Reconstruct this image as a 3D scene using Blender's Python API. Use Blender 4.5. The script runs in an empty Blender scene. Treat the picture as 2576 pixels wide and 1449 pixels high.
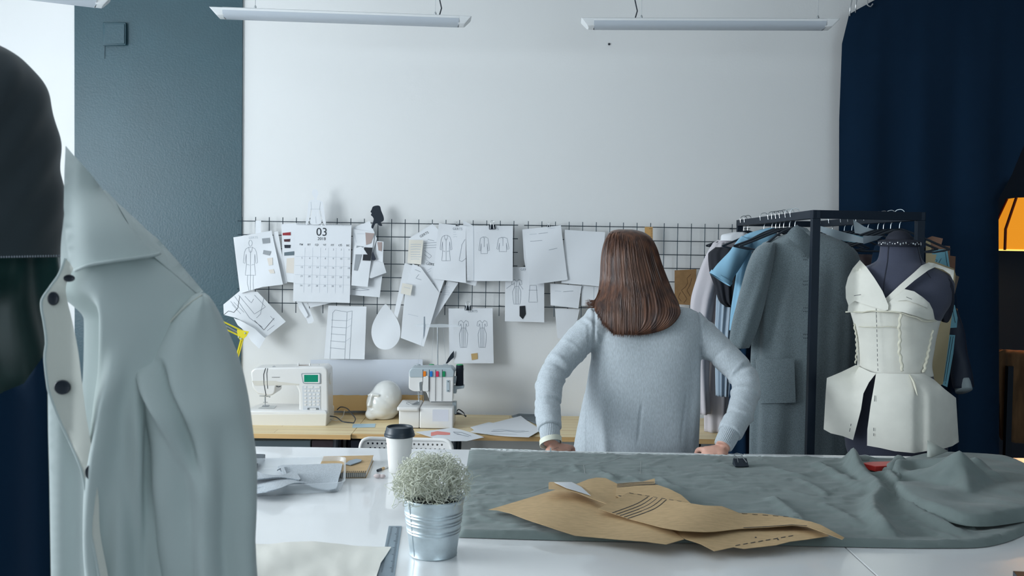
import bpy, bmesh, math, random
import numpy as np
from mathutils import Vector, Matrix, noise
from mathutils.geometry import delaunay_2d_cdt

PI = math.pi
random.seed(7)
sc = bpy.context.scene
COL = sc.collection

# ------------------------------------------------------------------ camera
FPX = 2400.0                      # focal length in pixels of the 2576 px wide frame
CAMZ = 1.64
PITCH = math.radians(2.0)
ROLL = math.radians(0.87)
YP = 612.0 + FPX * math.tan(PITCH)
_f = Vector((0, math.cos(PITCH), -math.sin(PITCH)))
_u0 = Vector((0, math.sin(PITCH), math.cos(PITCH)))
_r0 = Vector((1, 0, 0))
_r = (_r0 * math.cos(ROLL) + _u0 * math.sin(ROLL)).normalized()
_u = (_u0 * math.cos(ROLL) - _r0 * math.sin(ROLL)).normalized()
CAM = Vector((0, 0, CAMZ))
cd = bpy.data.cameras.new('camera')
cam = bpy.data.objects.new('camera', cd)
COL.objects.link(cam)
cd.sensor_width = 36.0
cd.lens = FPX * 36.0 / 2576.0
cd.shift_y = (YP - 724.5) / 2576.0
cd.clip_start = 0.05
cd.dof.use_dof = True
cd.dof.focus_distance = 3.6
cd.dof.aperture_fstop = 10.0
cam.matrix_world = Matrix(((_r.x, _u.x, -_f.x, 0), (_r.y, _u.y, -_f.y, 0), (_r.z, _u.z, -_f.z, CAMZ), (0, 0, 0, 1)))
sc.camera = cam

# ------------------------------------------------------------------ world, daylight, exposure
sc.view_settings.view_transform = 'Standard'
sc.view_settings.look = 'None'
sc.view_settings.gamma = 1.0
sc.view_settings.use_curve_mapping = False
sc.view_settings.exposure = 0.17
w = bpy.data.worlds.new('world')
sc.world = w
w.use_nodes = True
w.node_tree.nodes['Background'].inputs[0].default_value = (0.62, 0.78, 1.0, 1)
w.node_tree.nodes['Background'].inputs[1].default_value = 0.6

def area(name, loc, size_x, size_y, rot, power, color):
    l = bpy.data.lights.new(name, 'AREA')
    l.shape = 'RECTANGLE'; l.size = size_x; l.size_y = size_y
    l.energy = power; l.color = color
    o = bpy.data.objects.new(name, l); COL.objects.link(o)
    o.location = loc; o.rotation_euler = rot
    return o
DAY = (0.84, 0.93, 1.0)
# daylight standing outside the three left-hand windows and an added fill behind the camera
for k, yy in enumerate((0.2, 2.05, 3.9)):
    area('window_and_fill_light', (-3.62, yy, 1.9), 1.7, 2.1, (0, -PI / 2, 0), (12, 158, 24)[k], (0.87, 0.95, 1.0))
area('window_and_fill_light', (2.5, -3.3, 1.9), 2.8, 1.9, (PI / 2, 0, 0), 34, (0.78, 0.95, 1.0))  # soft fill added from behind right, not a known window

# ------------------------------------------------------------------ placing
def ray(px, py):
    return _f + _r * ((px - 1288.0) / FPX) - _u * ((py - YP) / FPX)
def P(px, py, d):                 # point seen at a pixel, standing at distance d from the camera wall
    r = ray(px, py)
    return CAM + r * (d / r.y)
def T(px, py, z):                 # point seen at a pixel on the level z
    r = ray(px, py)
    return CAM + r * ((z - CAMZ) / r.z)

def lin(r, g, b):
    def c(x):
        x /= 255.0
        return x / 12.92 if x <= 0.04045 else ((x + 0.055) / 1.055) ** 2.4
    return (c(r), c(g), c(b), 1.0)

# ------------------------------------------------------------------ materials
def mat(name, color, rough=0.6, metal=0.0, var=0.0, vscale=20.0, vdir=(1, 1, 1), bump=0.0, bscale=200.0, bdir=(1, 1, 1),
        sheen=0.0, spec=0.5, alpha=1.0, trans=0.0, coat=0.0, emit=None, emit_s=0.0, sss=0.0, color2=None):
    m = bpy.data.materials.new(name); m.use_nodes = True
    nt = m.node_tree; b = nt.nodes['Principled BSDF']
    b.inputs['Base Color'].default_value = color
    b.inputs['Roughness'].default_value = rough
    b.inputs['Metallic'].default_value = metal
    b.inputs['Specular IOR Level'].default_value = spec
    b.inputs['Sheen Weight'].default_value = sheen
    b.inputs['Coat Weight'].default_value = coat
    b.inputs['Alpha'].default_value = alpha
    b.inputs['Transmission Weight'].default_value = trans
    if sss:
        b.inputs['Subsurface Weight'].default_value = sss
        b.inputs['Subsurface Radius'].default_value = (0.01, 0.004, 0.002)
    if emit:
        b.inputs['Emission Color'].default_value = emit
        b.inputs['Emission Strength'].default_value = emit_s
    tc = nt.nodes.new('ShaderNodeTexCoord')
    if var:
        mp = nt.nodes.new('ShaderNodeMapping'); mp.inputs['Scale'].default_value = [vscale * k for k in vdir]
        n = nt.nodes.new('ShaderNodeTexNoise'); n.inputs['Scale'].default_value = 1.0; n.inputs['Detail'].default_value = 4.0
        r = nt.nodes.new('ShaderNodeValToRGB')
        c2 = color2 or [max(0, c * (1 - var)) for c in color[:3]] + [1]
        c1 = color if color2 else [min(1, c * (1 + var * 0.6)) for c in color[:3]] + [1]
        r.color_ramp.elements[0].position = 0.35; r.color_ramp.elements[1].position = 0.65
        r.color_ramp.elements[0].color = c2; r.color_ramp.elements[1].color = c1
        nt.links.new(tc.outputs['Object'], mp.inputs[0]); nt.links.new(mp.outputs[0], n.inputs['Vector'])
        nt.links.new(n.outputs['Fac'], r.inputs[0]); nt.links.new(r.outputs[0], b.inputs['Base Color'])
    if bump:
        mp = nt.nodes.new('ShaderNodeMapping'); mp.inputs['Scale'].default_value = [bscale * k for k in bdir]
        n = nt.nodes.new('ShaderNodeTexNoise'); n.inputs['Scale'].default_value = 1.0; n.inputs['Detail'].default_value = 3.0
        bp = nt.nodes.new('ShaderNodeBump'); bp.inputs['Strength'].default_value = bump; bp.inputs['Distance'].default_value = 0.003
        nt.links.new(tc.outputs['Object'], mp.inputs[0]); nt.links.new(mp.outputs[0], n.inputs['Vector'])
        nt.links.new(n.outputs['Fac'], bp.inputs['Height']); nt.links.new(bp.outputs[0], b.inputs['Normal'])
    return m

def wood(name, c1, c2, c3, axis=0, scale=1.0):
    m = bpy.data.materials.new(name); m.use_nodes = True
    nt = m.node_tree; b = nt.nodes['Principled BSDF']
    tc = nt.nodes.new('ShaderNodeTexCoord')
    mp = nt.nodes.new('ShaderNodeMapping')
    s = [70 * scale] * 3; s[axis] = 1.6 * scale
    mp.inputs['Scale'].default_value = s
    n = nt.nodes.new('ShaderNodeTexNoise'); n.inputs['Scale'].default_value = 1.0; n.inputs['Detail'].default_value = 5
    r = nt.nodes.new('ShaderNodeValToRGB')
    r.color_ramp.elements[0].color = c3; r.color_ramp.elements[0].position = 0.25
    r.color_ramp.elements[1].color = c1; r.color_ramp.elements[1].position = 0.7
    e = r.color_ramp.elements.new(0.45); e.color = c2
    # boards glued side by side
    br = nt.nodes.new('ShaderNodeTexBrick')
    br.inputs['Scale'].default_value = 1.0
    br.inputs['Brick Width'].default_value = 1.1; br.inputs['Row Height'].default_value = 0.075
    br.inputs['Mortar Size'].default_value = 0.0012
    br.inputs['Color1'].default_value = (1, 1, 1, 1); br.inputs['Color2'].default_value = (0.90, 0.86, 0.80, 1)
    br.inputs['Mortar'].default_value = (0.5, 0.35, 0.2, 1)
    mx = nt.nodes.new('ShaderNodeMix'); mx.data_type = 'RGBA'; mx.blend_type = 'MULTIPLY'; mx.inputs[0].default_value = 0.8
    nt.links.new(tc.outputs['Object'], mp.inputs[0]); nt.links.new(mp.outputs[0], n.inputs['Vector'])
    nt.links.new(tc.outputs['Object'], br.inputs['Vector'])
    nt.links.new(n.outputs['Fac'], r.inputs[0]); nt.links.new(r.outputs[0], mx.inputs[6]); nt.links.new(br.outputs['Color'], mx.inputs[7])
    nt.links.new(mx.outputs[2], b.inputs['Base Color'])
    b.inputs['Roughness'].default_value = 0.45
    return m

M = {}
M['wall'] = mat('white_wall_paint', (0.81, 0.815, 0.81, 1), 0.75, bump=0.12, bscale=90)
M['column'] = mat('slate_wall_paint', (0.022, 0.070, 0.092, 1), 0.42, var=0.08, vscale=3, bump=0.25, bscale=110, spec=0.6)
M['dark_wall'] = mat('navy_wall_paint', (0.012, 0.03, 0.06, 1), 0.8)
M['floor'] = mat('grey_floor', (0.22, 0.23, 0.24, 1), 0.5, var=0.15, vscale=4)
M['ceiling'] = mat('ceiling_paint', (0.88, 0.89, 0.89, 1), 0.85)
M['table'] = mat('white_laminate', (0.90, 0.91, 0.915, 1), 0.24, spec=0.8, coat=0.5)
M['table_edge'] = mat('white_edge_band', (0.78, 0.79, 0.8, 1), 0.4)
M['pine'] = wood('pine_board', lin(244, 228, 188), lin(238, 216, 170), lin(220, 186, 134))
M['pine_edge'] = wood('pine_edge', lin(226, 188, 130), lin(214, 172, 116), lin(190, 142, 88))
M['paper'] = mat('white_paper', (0.78, 0.80, 0.83, 1), 0.7, bump=0.1, bscale=25)
M['paper_warm'] = mat('cream_paper', (0.78, 0.74, 0.66, 1), 0.7, bump=0.1, bscale=30)
M['paper_blue'] = mat('blue_tissue_pattern', lin(120, 178, 195), 0.7)
M['ink'] = mat('pencil_line', lin(138, 145, 155), 0.8)
M['ink_faint'] = mat('faint_pencil', lin(190, 197, 205), 0.8)
M['ink_dark'] = mat('black_ink', lin(40, 46, 54), 0.7)
M['kraft'] = mat('kraft_paper', lin(196, 166, 124), 0.75, var=0.10, vscale=45, vdir=(1, 3, 3), bump=0.05, bscale=60)
M['kraft_dark'] = mat('brown_kraft', lin(150, 116, 76), 0.75, var=0.12, vscale=30)
M['wire'] = mat('dark_wire', lin(42, 58, 68), 0.45, metal=0.5)
M['steel'] = mat('brushed_steel', (0.55, 0.58, 0.6, 1), 0.28, metal=1.0)
M['galv'] = mat('galvanised_steel', (0.62, 0.70, 0.74, 1), 0.45, metal=0.85, var=0.12, vscale=35)
M['black_plastic'] = mat('black_plastic', (0.012, 0.02, 0.032, 1), 0.35)
M['rack'] = mat('black_painted_steel', (0.005, 0.013, 0.026, 1), 0.5, spec=0.25)
M['curtain'] = mat('black_curtain_cloth', (0.006, 0.022, 0.050, 1), 0.95, sheen=0.05, spec=0.1)
M['white_plastic'] = mat('white_plastic', (0.80, 0.79, 0.77, 1), 0.28, coat=0.2)
M['cream_plastic'] = mat('ivory_plastic', (0.76, 0.73, 0.66, 1), 0.35)
M['grey_plastic'] = mat('pale_grey_plastic', lin(178, 190, 196), 0.35)
M['ceramic'] = mat('glossy_white_foam', (0.80, 0.80, 0.77, 1), 0.12, coat=0.6)
M['lamp_white'] = mat('white_lamp_metal', (0.82, 0.84, 0.85, 1), 0.4)
M['diffuser'] = mat('frosted_diffuser', (0.55, 0.60, 0.66, 1), 0.5)
M['skin'] = mat('skin', lin(206, 158, 140), 0.5, sss=0.1, var=0.08, vscale=25)
M['hair'] = mat('brown_hair', lin(112, 74, 54), 0.36, var=0.45, vscale=60, vdir=(1, 1, 0.04), spec=0.55, color2=lin(60, 38, 31))
M['sweater'] = mat('pale_grey_knit', lin(186, 194, 200), 0.95, sheen=0.25, var=0.13, vscale=330, vdir=(1, 1, 0.25), bump=0.3, bscale=500)
M['jeans'] = mat('dark_denim', (0.03, 0.045, 0.08, 1), 0.9)
M['shoe'] = mat('white_shoe', (0.6, 0.6, 0.6, 1), 0.6)
M['strap'] = mat('ivory_watch_strap', lin(222, 222, 206), 0.5)
M['cloth_grey'] = mat('grey_green_cotton', lin(114, 126, 124), 0.92, sheen=0.15, var=0.07, vscale=14, bump=0.25, bscale=55)
M['selvage'] = mat('white_selvage', lin(215, 220, 220), 0.9)
M['felt'] = mat('grey_felt', lin(165, 174, 182), 0.95, var=0.2, vscale=280, sheen=0.3, bump=0.3, bscale=300)
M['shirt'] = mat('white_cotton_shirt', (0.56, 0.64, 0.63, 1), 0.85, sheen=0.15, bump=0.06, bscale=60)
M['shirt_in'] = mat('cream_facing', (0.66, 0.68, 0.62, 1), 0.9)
M['taupe'] = mat('dark_taupe_jersey', (0.024, 0.036, 0.044, 1), 0.85, sheen=0.2)
M['green_satin'] = mat('dark_green_satin', (0.008, 0.055, 0.050, 1), 0.35, sheen=0.2, var=0.5, vscale=5)
M['muslin'] = mat('ivory_muslin', lin(232, 230, 220), 0.9, sheen=0.1, bump=0.1, bscale=80, var=0.03, vscale=20)
M['muslin_edge'] = mat('raw_muslin_edge', lin(222, 218, 200), 0.9)
M['cream_cloth'] = mat('cream_canvas', lin(226, 224, 216), 0.9, bump=0.1, bscale=80)
M['form'] = mat('slate_dress_form', lin(66, 70, 88), 0.9, sheen=0.2, var=0.06, vscale=300)
M['form_dark'] = mat('dark_form_cap', lin(28, 32, 46), 0.8)
M['coat'] = mat('grey_wool', lin(124, 137, 142), 0.95, sheen=0.25, var=0.25, vscale=300, bump=0.25, bscale=320)
M['pink_cloth'] = mat('pale_pink_linen', lin(205, 200, 205), 0.9, bump=0.15, bscale=30)
M['sheer'] = mat('pale_blue_organza', lin(168, 184, 198), 0.8, bump=0.1, bscale=60)
M['blue_shirt'] = mat('light_blue_cotton', lin(140, 186, 212), 0.9, bump=0.1, bscale=50)
M['black_cloth'] = mat('black_cloth', (0.02, 0.022, 0.03, 1), 0.9)
M['green_lcd'] = mat('green_display', lin(10, 140, 110), 0.25)
M['soil'] = mat('dark_soil', (0.012, 0.014, 0.018, 1), 0.95, bump=1.0, bscale=120)
M['twig'] = mat('silver_grey_foliage', lin(222, 224, 208), 0.8, var=0.22, vscale=60)
M['yellow'] = mat('yellow_lamp_paint', lin(232, 214, 40), 0.4)
M['cup'] = mat('white_paper_cup', (0.80, 0.79, 0.76, 1), 0.55)
M['lid'] = mat('black_cup_lid', lin(38, 50, 60), 0.35)
M['laptop'] = mat('slate_laptop', lin(70, 82, 92), 0.35, metal=0.6)
M['clear'] = mat('clear_plastic', (0.86, 0.91, 0.95, 1), 0.12, alpha=0.30)
M['red'] = mat('red_plastic', lin(214, 56, 50), 0.4)
M['thread'] = mat('navy_thread', lin(22, 32, 44), 0.85, bump=0.4, bscale=500, bdir=(0.1, 0.1, 1))
M['shade'] = mat('orange_lamp_shade', lin(240, 160, 40), 0.8, emit=lin(238, 150, 36), emit_s=0.75)
M['shade_rim'] = mat('glowing_shade_rim', lin(255, 220, 130), 0.8, emit=lin(255, 214, 110), emit_s=1.3)
M['plush'] = mat('brown_plush', lin(120, 88, 58), 0.95, sheen=0.3, var=0.3, vscale=30, vdir=(1, 1, 0.2))
M['glass'] = mat('window_glass', (1, 1, 1, 1), 0.0, trans=1.0)
def flat(name, r, g, b, rough=0.6): return mat(name, lin(r, g, b), rough)

# ------------------------------------------------------------------ mesh builder
class MB:
    def __init__(self): self.v = []; self.f = []; self.m = []
    def add(self, vs, fs, m=0):
        o = len(self.v); self.v += [tuple(x) for x in vs]
        for f in fs: self.f.append([i + o for i in f]); self.m.append(m)
        return self
    def box(self, x0, x1, y0, y1, z0, z1, m=0):
        return self.add([(x0, y0, z0), (x1, y0, z0), (x1, y1, z0), (x0, y1, z0), (x0, y0, z1), (x1, y0, z1), (x1, y1, z1), (x0, y1, z1)],
                        [(0, 3, 2, 1), (4, 5, 6, 7), (0, 1, 5, 4), (1, 2, 6, 5), (2, 3, 7, 6), (3, 0, 4, 7)], m)
    def bar(self, a, b, w, h, m=0):          # rectangular bar between two points
        a = Vector(a); b = Vector(b); t = (b - a).normalized()
        up = Vector((0, 0, 1)) if abs(t.z) < 0.9 else Vector((0, 1, 0))
        s = t.cross(up).normalized(); u = s.cross(t).normalized()
        vs = []
        for p in (a, b):
            for (i, j) in ((-1, -1), (1, -1), (1, 1), (-1, 1)): vs.append(p + s * (w / 2 * i) + u * (h / 2 * j))
        return self.add(vs, [(3, 2, 1, 0), (4, 5, 6, 7), (0, 1, 5, 4), (1, 2, 6, 5), (2, 3, 7, 6), (3, 0, 4, 7)], m)
    def rings(self, rs, m=0, caps=True, close=True):
        n = len(rs[0]); vs = [p for r in rs for p in r]; fs = []
        for i in range(len(rs) - 1):
            for j in range(n if close else n - 1):
                k = (j + 1) % n
                fs.append((i * n + j, i * n + k, (i + 1) * n + k, (i + 1) * n + j))
        if caps and close:
            fs.append(tuple(reversed(range(n)))); fs.append(tuple(range((len(rs) - 1) * n, len(rs) * n)))
        return self.add(vs, fs, m)
    def tube(self, pts, r, n=8, m=0, disp=None, squash=1.0, caps=True, up=None):
        pts = [Vector(p) for p in pts]; N = len(pts)
        R = r if isinstance(r, (list, tuple)) else [r] * N
        rs = []; prev = up
        for i, p in enumerate(pts):
            t = (pts[min(i + 1, N - 1)] - pts[max(i - 1, 0)])
            if t.length < 1e-9: t = Vector((0, 0, 1))
            t.normalize()
            if prev is None: prev = Vector((0, 0, 1)) if abs(t.z) < 0.9 else Vector((0, 1, 0))
            a = (prev - t * prev.dot(t))
            if a.length < 1e-6: a = t.orthogonal()
            a.normalize(); prev = a; b = t.cross(a)
            ring = []
            for j in range(n):
                th = 2 * PI * j / n
                rr = R[i] + (disp(i / (N - 1), th) if disp else 0)
                ring.append(p + a * (math.cos(th) * rr) + b * (math.sin(th) * rr * squash))
            rs.append(ring)
        return self.rings(rs, m, caps)
    def lathe(self, prof, c=(0, 0, 0), n=32, m=0, disp=None):
        c = Vector(c); rs = []
        for (r, z) in prof:
            rs.append([c + Vector((math.cos(2 * PI * j / n) * r, math.sin(2 * PI * j / n) * r, z)) for j in range(n)])
        return self.rings(rs, m, True)
    def ball(self, c, rx, ry, rz, m=0, n=16, k=10, rot=None):
        c = Vector(c); rs = []
        for i in range(k + 1):
            a = -PI / 2 + PI * i / k; cr = max(math.cos(a), 0.02)
            ring = []
            for j in range(n):
                q = Vector((rx * cr * math.cos(2 * PI * j / n), ry * cr * math.sin(2 * PI * j / n), rz * math.sin(a)))
                if rot: q = rot @ q
                ring.append(c + q)
            rs.append(ring)
        return self.rings(rs, m, True)
    def prism(self, poly, fn, d0, d1, m=0):  # polygon in 2D mapped at two depths
        n = len(poly); a = [fn(x, y, d0) for x, y in poly]; b = [fn(x, y, d1) for x, y in poly]
        fs = [tuple(range(n)), tuple(reversed(range(n, 2 * n)))]
        for i in range(n):
            k = (i + 1) % n; fs.append((k, i, i + n, k + n))
        return self.add(a + b, fs, m)
    def build(self, name, mats, parent=None, smooth=40, bevel=0, thick=0, sub=0, loc=None):
        me = bpy.data.meshes.new(name); me.from_pydata(self.v, [], self.f)
        if not isinstance(mats, (list, tuple)): mats = [mats]
        for x in mats: me.materials.append(x)
        me.polygons.foreach_set('material_index', self.m)
        bm = bmesh.new(); bm.from_mesh(me); bmesh.ops.recalc_face_normals(bm, faces=bm.faces); bm.to_mesh(me); bm.free()
        if smooth:
            me.polygons.foreach_set('use_smooth', [True] * len(me.polygons))
            me.set_sharp_from_angle(angle=math.radians(smooth))
        o = bpy.data.objects.new(name, me); COL.objects.link(o)
        if parent:
            o.parent = parent; o.matrix_parent_inverse = Matrix.Translation(-parent.location)
        if loc is not None: o.location = loc
        if thick:
            s = o.modifiers.new('solid', 'SOLIDIFY'); s.thickness = thick; s.offset = 0
        if bevel:
            s = o.modifiers.new('bevel', 'BEVEL'); s.width = bevel; s.segments = 3; s.limit_method = 'ANGLE'; s.angle_limit = math.radians(35)
        if sub:
            s = o.modifiers.new('sub', 'SUBSURF'); s.levels = sub; s.render_levels = sub
        return o

def tag(o, label, cat, group=None, kind=None):
    if label: o['label'] = label
    if cat: o['category'] = cat
    if group: o['group'] = group
    if kind: o['kind'] = kind
    return o
def thing(name, label, cat, loc=(0, 0, 0), group=None):
    o = bpy.data.objects.new(name, None); COL.objects.link(o)
    o.location = loc; o.empty_display_size = 0.05
    return tag(o, label, cat, group)
def struct(name, mb, m, **k):
    o = mb.build(name, m, **k); o['kind'] = 'structure'; return o
def copy_tree(o, parent=None):
    c = o.copy(); COL.objects.link(c)
    if parent: c.parent = parent
    for ch in list(o.children): copy_tree(ch, c)
    return c

def pchip(xs, ys, q):
    xs = np.array(xs, float); ys = np.array(ys, float); q = np.array(q, float)
    h = np.diff(xs); dl = np.diff(ys) / h; n = len(xs); d = np.zeros(n)
    for i in range(1, n - 1):
        if dl[i - 1] * dl[i] > 0:
            w1 = 2 * h[i] + h[i - 1]; w2 = h[i] + 2 * h[i - 1]
            d[i] = (w1 + w2) / (w1 / dl[i - 1] + w2 / dl[i])
    d[0] = dl[0]; d[-1] = dl[-1]
    k = np.clip(np.searchsorted(xs, q) - 1, 0, n - 2)
    t = (q - xs[k]) / h[k]
    return (2*t**3-3*t**2+1)*ys[k] + (t**3-2*t**2+t)*h[k]*d[k] + (-2*t**3+3*t**2)*ys[k+1] + (t**3-t**2)*h[k]*d[k+1]

def spline(pts, n):
    pts = [Vector(p) for p in pts]
    L = [0]
    for a, b in zip(pts, pts[1:]): L.append(L[-1] + max((b - a).length, 1e-6))
    q = np.linspace(0, L[-1], n)
    cs = [pchip(L, [p[k] for p in pts], q) for k in range(3)]
    return [Vector((cs[0][i], cs[1][i], cs[2][i])) for i in range(n)], q / L[-1], [l / L[-1] for l in L]

def loft(rows, d, fold=None, nz=60, nt=72, m=0, mb=None, close_top=True, power=1.0, open_caps=False):
    """rows: (level in the photo, left, right, half thickness[, extra distance]); horizontal rings at their real heights"""
    mb = mb or MB()
    ys = [r[0] for r in rows]; q = np.linspace(ys[0], ys[-1], nz)
    xl = pchip(ys, [r[1] for r in rows], q); xr = pchip(ys, [r[2] for r in rows], q)
    th = pchip(ys, [r[3] for r in rows], q); dd = pchip(ys, [(r[4] if len(r) > 4 else 0) for r in rows], q)
    rs = []
    for i in range(nz):
        a = P(xl[i], q[i], d + dd[i]); b = P(xr[i], q[i], d + dd[i])
        c = (a + b) / 2; hw = (b - a).length / 2; z = c.z; ring = []
        n_ = math.hypot(c.x, c.y); F = Vector((-c.x / n_, -c.y / n_, 0)); Rv = Vector((-F.y, F.x, 0)); hw *= c.y / n_
        for j in range(nt):
            t = 2 * PI * j / nt
            ct, st = math.cos(t), math.sin(t)
            ex = 1.0 if power == 1.0 else power
            x = math.copysign(abs(ct) ** ex, ct); y = math.copysign(abs(st) ** ex, st)
            p = Vector((c.x, c.y, z)) + Rv * (hw * x) + F * (th[i] * y)
            if fold:
                o = fold(t, q[i]); nn = Rv * (ct / max(hw, .01)) + F * (st / max(th[i], .01)); nn.normalize(); p += nn * o
            ring.append(p)
        rs.append(ring)
    mb.rings(rs, m, caps=not open_caps)
    return mb

def inpoly(x, y, poly):
    c = False; n = len(poly); j = n - 1
    for i in range(n):
        xi, yi = poly[i]; xj, yj = poly[j]
        if (yi > y) != (yj > y) and x < (xj - xi) * (y - yi) / (yj - yi) + xi: c = not c
        j = i
    return c
def densify(poly, step, closed=True):
    out = []; n = len(poly)
    for i in range(n if closed else n - 1):
        a = poly[i]; b = poly[(i + 1) % n]; L = math.hypot(b[0] - a[0], b[1] - a[1]); k = max(1, int(L / step))
        for t in range(k): out.append((a[0] + (b[0] - a[0]) * t / k, a[1] + (b[1] - a[1]) * t / k))
    if not closed: out.append(poly[-1])
    return out
def curve2(pts, n=24, closed=False):      # smooth curve through 2D points
    p = [Vector((x, y, 0)) for x, y in pts]; N = len(p); out = []
    segs = N if closed else N - 1
    for i in range(segs):
        g = (lambda k: p[k % N]) if closed else (lambda k: p[min(max(k, 0), N - 1)])
        p0, p1, p2, p3 = g(i - 1), g(i), g(i + 1), g(i + 2); k = max(2, n // segs)
        for t in range(k):
            u = t / k
            c = 0.5 * ((2 * p1) + (p2 - p0) * u + (2 * p0 - 5 * p1 + 4 * p2 - p3) * u * u + (3 * p1 - p0 - 3 * p2 + p3) * u ** 3)
            out.append((c.x, c.y))
    if not closed: out.append((p[-1].x, p[-1].y))
    return out

def patch(mb, poly, fn, step, m=0, holes=(), thick=0.0):
    """polygon in 2D filled with a fine mesh and mapped to space by fn(u,v,off)"""
    ob = densify(poly, step); pts = [Vector(p) for p in ob]; n = len(ob)
    edges = [(i, (i + 1) % n) for i in range(n)]
    for h in holes:
        o = len(pts); pts += [Vector(p) for p in h]; edges += [(o + i, o + (i + 1) % len(h)) for i in range(len(h))]
    x0, x1 = min(p[0] for p in poly), max(p[0] for p in poly); y0, y1 = min(p[1] for p in poly), max(p[1] for p in poly)
    y = y0 + step * 0.5; row = 0
    while y < y1:
        x = x0 + step * (0.5 if row % 2 else 1.0)
        while x < x1:
            if inpoly(x, y, poly) and min((x - a) ** 2 + (y - b) ** 2 for a, b in ob) > (0.45 * step) ** 2 if len(ob) < 400 else inpoly(x, y, poly):
                if not any(inpoly(x, y, h) for h in holes): pts.append(Vector((x, y)))
            x += step
        y += step * 0.87; row += 1
    V, E, F, _, _, _ = delaunay_2d_cdt(pts, edges, [], 1, 1e-5)
    fs = []
    for f in F:
        cx = sum(V[i][0] for i in f) / len(f); cy = sum(V[i][1] for i in f) / len(f)
        if inpoly(cx, cy, ob) and not any(inpoly(cx, cy, h) for h in holes): fs.append(tuple(f))
    if thick:
        a = [fn(v[0], v[1], thick) for v in V]; b = [fn(v[0], v[1], 0.0) for v in V]; N = len(a)
        cnt = {}
        for f in fs:
            for i in range(len(f)):
                e = (f[i], f[(i + 1) % len(f)]); k = tuple(sorted(e)); cnt.setdefault(k, []).append(e)
        side = [(e[0][1], e[0][0], e[0][0] + N, e[0][1] + N) for e in cnt.values() if len(e) == 1]
        mb.add(a + b, fs + [tuple(reversed([i + N for i in f])) for f in fs] + side, m)
    else:
        mb.add([fn(v[0], v[1], 0.0) for v in V], fs, m)
    return mb

def stroke(mb, pts, fn, wdt, m=1, off=0.0008, step=None):
    """ink line drawn on a sheet"""
    if step: pts = densify(pts, step, False)
    L = []; 
    for i, p in enumerate(pts):
        a = pts[max(i - 1, 0)]; b = pts[min(i + 1, len(pts) - 1)]
        dx, dy = b[0] - a[0], b[1] - a[1]; l = math.hypot(dx, dy) or 1
        nx, ny = -dy / l * wdt / 2, dx / l * wdt / 2
        L.append((p[0] + nx, p[1] + ny)); L.append((p[0] - nx, p[1] - ny))
    vs = [fn(x, y, off) for x, y in L]
    mb.add(vs, [(2 * i, 2 * i + 1, 2 * i + 3, 2 * i + 2) for i in range(len(pts) - 1)], m)

_tc = {}
def text2d(s):
    if s in _tc: return _tc[s]
    cu = bpy.data.curves.new('t', 'FONT'); cu.body = s; cu.size = 1.0; cu.align_x = 'CENTER'; cu.align_y = 'CENTER'; cu.resolution_u = 3
    o = bpy.data.objects.new('t', cu); COL.objects.link(o)
    dg = bpy.context.evaluated_depsgraph_get()
    me = bpy.data.meshes.new_from_object(o.evaluated_get(dg))
    r = ([(v.co.x, v.co.y) for v in me.vertices], [tuple(p.vertices) for p in me.polygons])
    bpy.data.objects.remove(o); bpy.data.meshes.remove(me); bpy.data.curves.remove(cu)
    _tc[s] = r; return r
def text(mb, s, x, y, size, fn, m=1, off=0.0009, rot=0.0, flip=True):
    vs, fs = text2d(s); c, d = math.cos(rot), math.sin(rot); out = []
    for (a, b) in vs:
        a *= size; b *= -size if flip else size
        out.append(fn(x + a * c - b * d, y + a * d + b * c, off))
    mb.add(out, fs, m)

def bake(o, voxel=None, smooth=0, disp=None, factor=0.5):
    if voxel:
        r = o.modifiers.new('r', 'REMESH'); r.mode = 'VOXEL'; r.voxel_size = voxel; r.use_smooth_shade = True
    if smooth:
        s = o.modifiers.new('s', 'SMOOTH'); s.iterations = smooth; s.factor = factor
    dg = bpy.context.evaluated_depsgraph_get()
    me = bpy.data.meshes.new_from_object(o.evaluated_get(dg)); old = o.data; mats = list(old.materials)
    o.modifiers.clear(); o.data = me
    if not me.materials:
        for x in mats: me.materials.append(x)
    if disp:
        ns = [v.normal.copy() for v in me.vertices]
        for v, nn in zip(me.vertices, ns):
            v.co += nn * disp(v.co)
    me.polygons.foreach_set('use_smooth', [True] * len(me.polygons))
    me.update()
    return o
def nz3(x, y, z): return noise.noise(Vector((x, y, z)))
def sm(a, b, x):
    t = min(1, max(0, (x - a) / (b - a))); return t * t * (3 - 2 * t)
# ================================================================== room
WY = 5.0
CEIL = 3.35
struct('floor', MB().box(-3.5, 4.6, -3.2, 6.6, -0.1, 0), M['floor'])
struct('ceiling', MB().box(-3.5, 4.6, -3.2, 6.6, CEIL, CEIL + 0.1), M['ceiling'])
struct('wall_back', MB().box(-3.5, 1.95, WY, WY + 0.12, 0, CEIL), M['wall'])
# slate grey painted pier on the back wall
cl = P(190, 350, WY).x; cr = P(610, 350, WY).x
o = struct('trim_1', MB().box(cl, cr, WY - 0.012, WY, 0, CEIL), M['column'])
o['label'] = 'slate grey painted pier on the back wall'
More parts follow.
